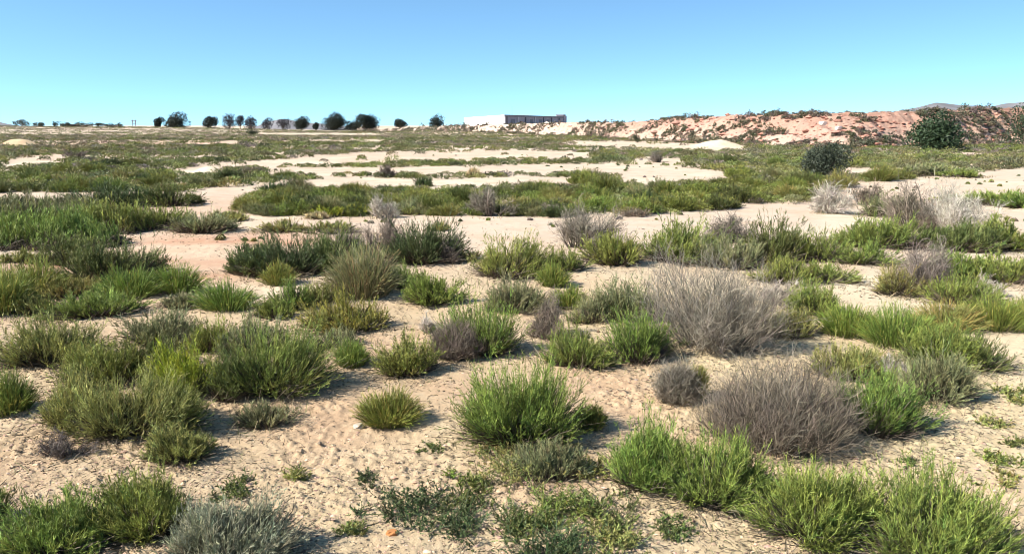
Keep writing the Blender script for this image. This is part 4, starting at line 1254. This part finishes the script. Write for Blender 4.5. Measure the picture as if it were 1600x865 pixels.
def building():
    c, l, r_ = at(788, 230), at(727, 329), at(879, 288)
    rt = root('long_building', 0, 0, 0)
    tag(rt, 'long low flat-roofed building on the skyline, white sunlit side and dark shaded panelled side', 'building')
    zb, zt = -1.0, 4.3
    uR = (r_ - c) / np.linalg.norm(r_ - c); nR = np.array([uR[1], -uR[0]])
    uL = (l - c) / np.linalg.norm(l - c); nL = np.array([uL[1], -uL[0]]);
    if nL[0] > 0: nL = -nL
    far = l + (r_ - c)
    def strip(a, b, nrm, t0, t1): return [tuple(a + nrm * t1), tuple(b + nrm * t1), tuple(b + nrm * t0), tuple(a + nrm * t0)]
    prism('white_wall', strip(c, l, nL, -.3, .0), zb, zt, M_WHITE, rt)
    prism('panel_wall', strip(c + uR * .02, r_, nR, -.3, .0), zb, zt - .25, M_PANEL_SHADE, rt)
    prism('roof', [tuple(c - nL * .32 - nR * .32), tuple(r_ - nR * .32), tuple(far), tuple(l - nL * .32)], zt - .9, zt - .5, M_PALEC, rt)
    prism('roof_edge', strip(c + uR * .02, r_, nR, .01, .25), zt - .45, zt + .05, M_TRIM, rt)
    Lr = np.linalg.norm(r_ - c)
    for k, f in enumerate((.03, .18, .30, .45, .60, .75, .90)):
        a = c + uR * Lr * f
        prism('pilaster', strip(a, a + uR * .5, nR, .01, .35), zb, zt - .47, M_PALEC if k in (1, 3) else M_TRIM, rt)
    for f in (.10, .38, .53, .67):
        a = c + uR * Lr * f
        prism('opening', strip(a, a + uR * 3.0, nR, .005, .06), 1.3, 3.2, M_TRIM, rt)
    a = c + uR * (Lr + .02)
    prism('tower', strip(a, a + uR * 3.4, nR, -3, .2), zb, zt + .35, M_PANEL_SHADE, rt)
    prism('tower_cap', strip(a - uR * 1.2, a + uR * 1.6, nR, -2.5, .3), zt + .353, zt + .75, M_TRIM, rt)
    Ll = np.linalg.norm(l - c)
    for f in (.55,):
        a = c + uL * Ll * f
        prism('pilaster', strip(a, a + uL * .8, nL, .005, .15), zb, zt - .1, M_PALEC, rt)
    m = c + uR * Lr * .2 - nR * 2
    prism('antenna', [tuple(m), tuple(m + [.07, 0]), tuple(m + [.07, .07]), tuple(m + [0, .07])], zt - .5, zt + 2.6, M_TRIM, rt)


building()


def pole():
    x, y = at(220, 290); z = float(ground_z(x, y))
    zt = 1.75 + (194 - 187.5) / FPX * 290
    r = root('utility_pole', x, y, z); tag(r, 'thin utility pole with crossarms on the left skyline', 'pole')
    def bx(nm, x0, x1, z0, z1, t=.1): prism(nm, [(x0, -t), (x1, -t), (x1, t), (x0, t)], z0, z1, M_TRIM, r)
    h = zt - z
    bx('post', -.62, -.42, -.3, h); bx('post', .42, .62, -.3, h)
    bx('crossarm', -.9, .9, h - .45, h - .27, .13); bx('crossarm', -.41, .41, h - 1.4, h - 1.25, .08)


pole()

# ------------------------------------------------------------------ sun, sky, camera, render
SUN_EL, SUN_AZ = R_(39), math.atan2(-.93, -.36)       # azimuth measured from +y towards +x
sd3 = (math.sin(SUN_AZ) * math.cos(SUN_EL), math.cos(SUN_AZ) * math.cos(SUN_EL), math.sin(SUN_EL))
from mathutils import Vector
ld = bpy.data.lights.new('sun', 'SUN'); ld.energy = 5.0; ld.angle = R_(.53); ld.color = (1.0, .955, .88)
so = link(bpy.data.objects.new('sun', ld)); so.rotation_euler = Vector(sd3).to_track_quat('Z', 'Y').to_euler(); so.location = (-30, -20, 40)

w = bpy.data.worlds.new('World'); SC.world = w; w.use_nodes = True
nt = w.node_tree; nt.nodes.clear()
N, L = nt.nodes.new, nt.links.new
sk = N('ShaderNodeTexSky'); sk.sky_type = 'NISHITA'; sk.sun_disc = False; sk.sun_elevation = SUN_EL; sk.sun_rotation = SUN_AZ
sk.air_density = 1.0; sk.dust_density = .0; sk.ozone_density = 3.0; sk.altitude = 1500
tc = N('ShaderNodeTexCoord'); vm = N('ShaderNodeVectorMath'); vm.operation = 'MULTIPLY'; vm.inputs[1].default_value = (1, 1, 1.7)
va = N('ShaderNodeVectorMath'); va.operation = 'ADD'; va.inputs[1].default_value = (0, 0, .10)
vn = N('ShaderNodeVectorMath'); vn.operation = 'NORMALIZE'
L(tc.outputs['Generated'], vm.inputs[0]); L(vm.outputs[0], va.inputs[0]); L(va.outputs[0], vn.inputs[0]); L(vn.outputs[0], sk.inputs[0])
ml = N('ShaderNodeMix'); ml.data_type = 'RGBA'; ml.blend_type = 'MULTIPLY'; ml.inputs[0].default_value = 1; ml.inputs[7].default_value = (.86, 1.06, 1.0, 1)
L(sk.outputs[0], ml.inputs[6])
bg = N('ShaderNodeBackground'); bg.inputs[1].default_value = .115
L(ml.outputs[2], bg.inputs[0]); ow = N('ShaderNodeOutputWorld'); L(bg.outputs[0], ow.inputs[0])

cam = bpy.data.cameras.new('camera'); cam.sensor_width = 36; cam.lens = 36 * FPX / 1600; cam.clip_start = .05; cam.clip_end = 6000
co = link(bpy.data.objects.new('camera', cam)); co.location = (0, 0, CAM_H + float(0)); co.rotation_euler = (math.pi / 2 - PITCH, 0, 0)
SC.camera = co
SC.render.engine = 'CYCLES'
SC.cycles.filter_width = .95
SC.render.resolution_x, SC.render.resolution_y = 1024, 553
vs = SC.view_settings
vs.view_transform = 'Standard'; vs.look = 'None'; vs.exposure = 1.15; vs.gamma = 1; vs.use_curve_mapping = False
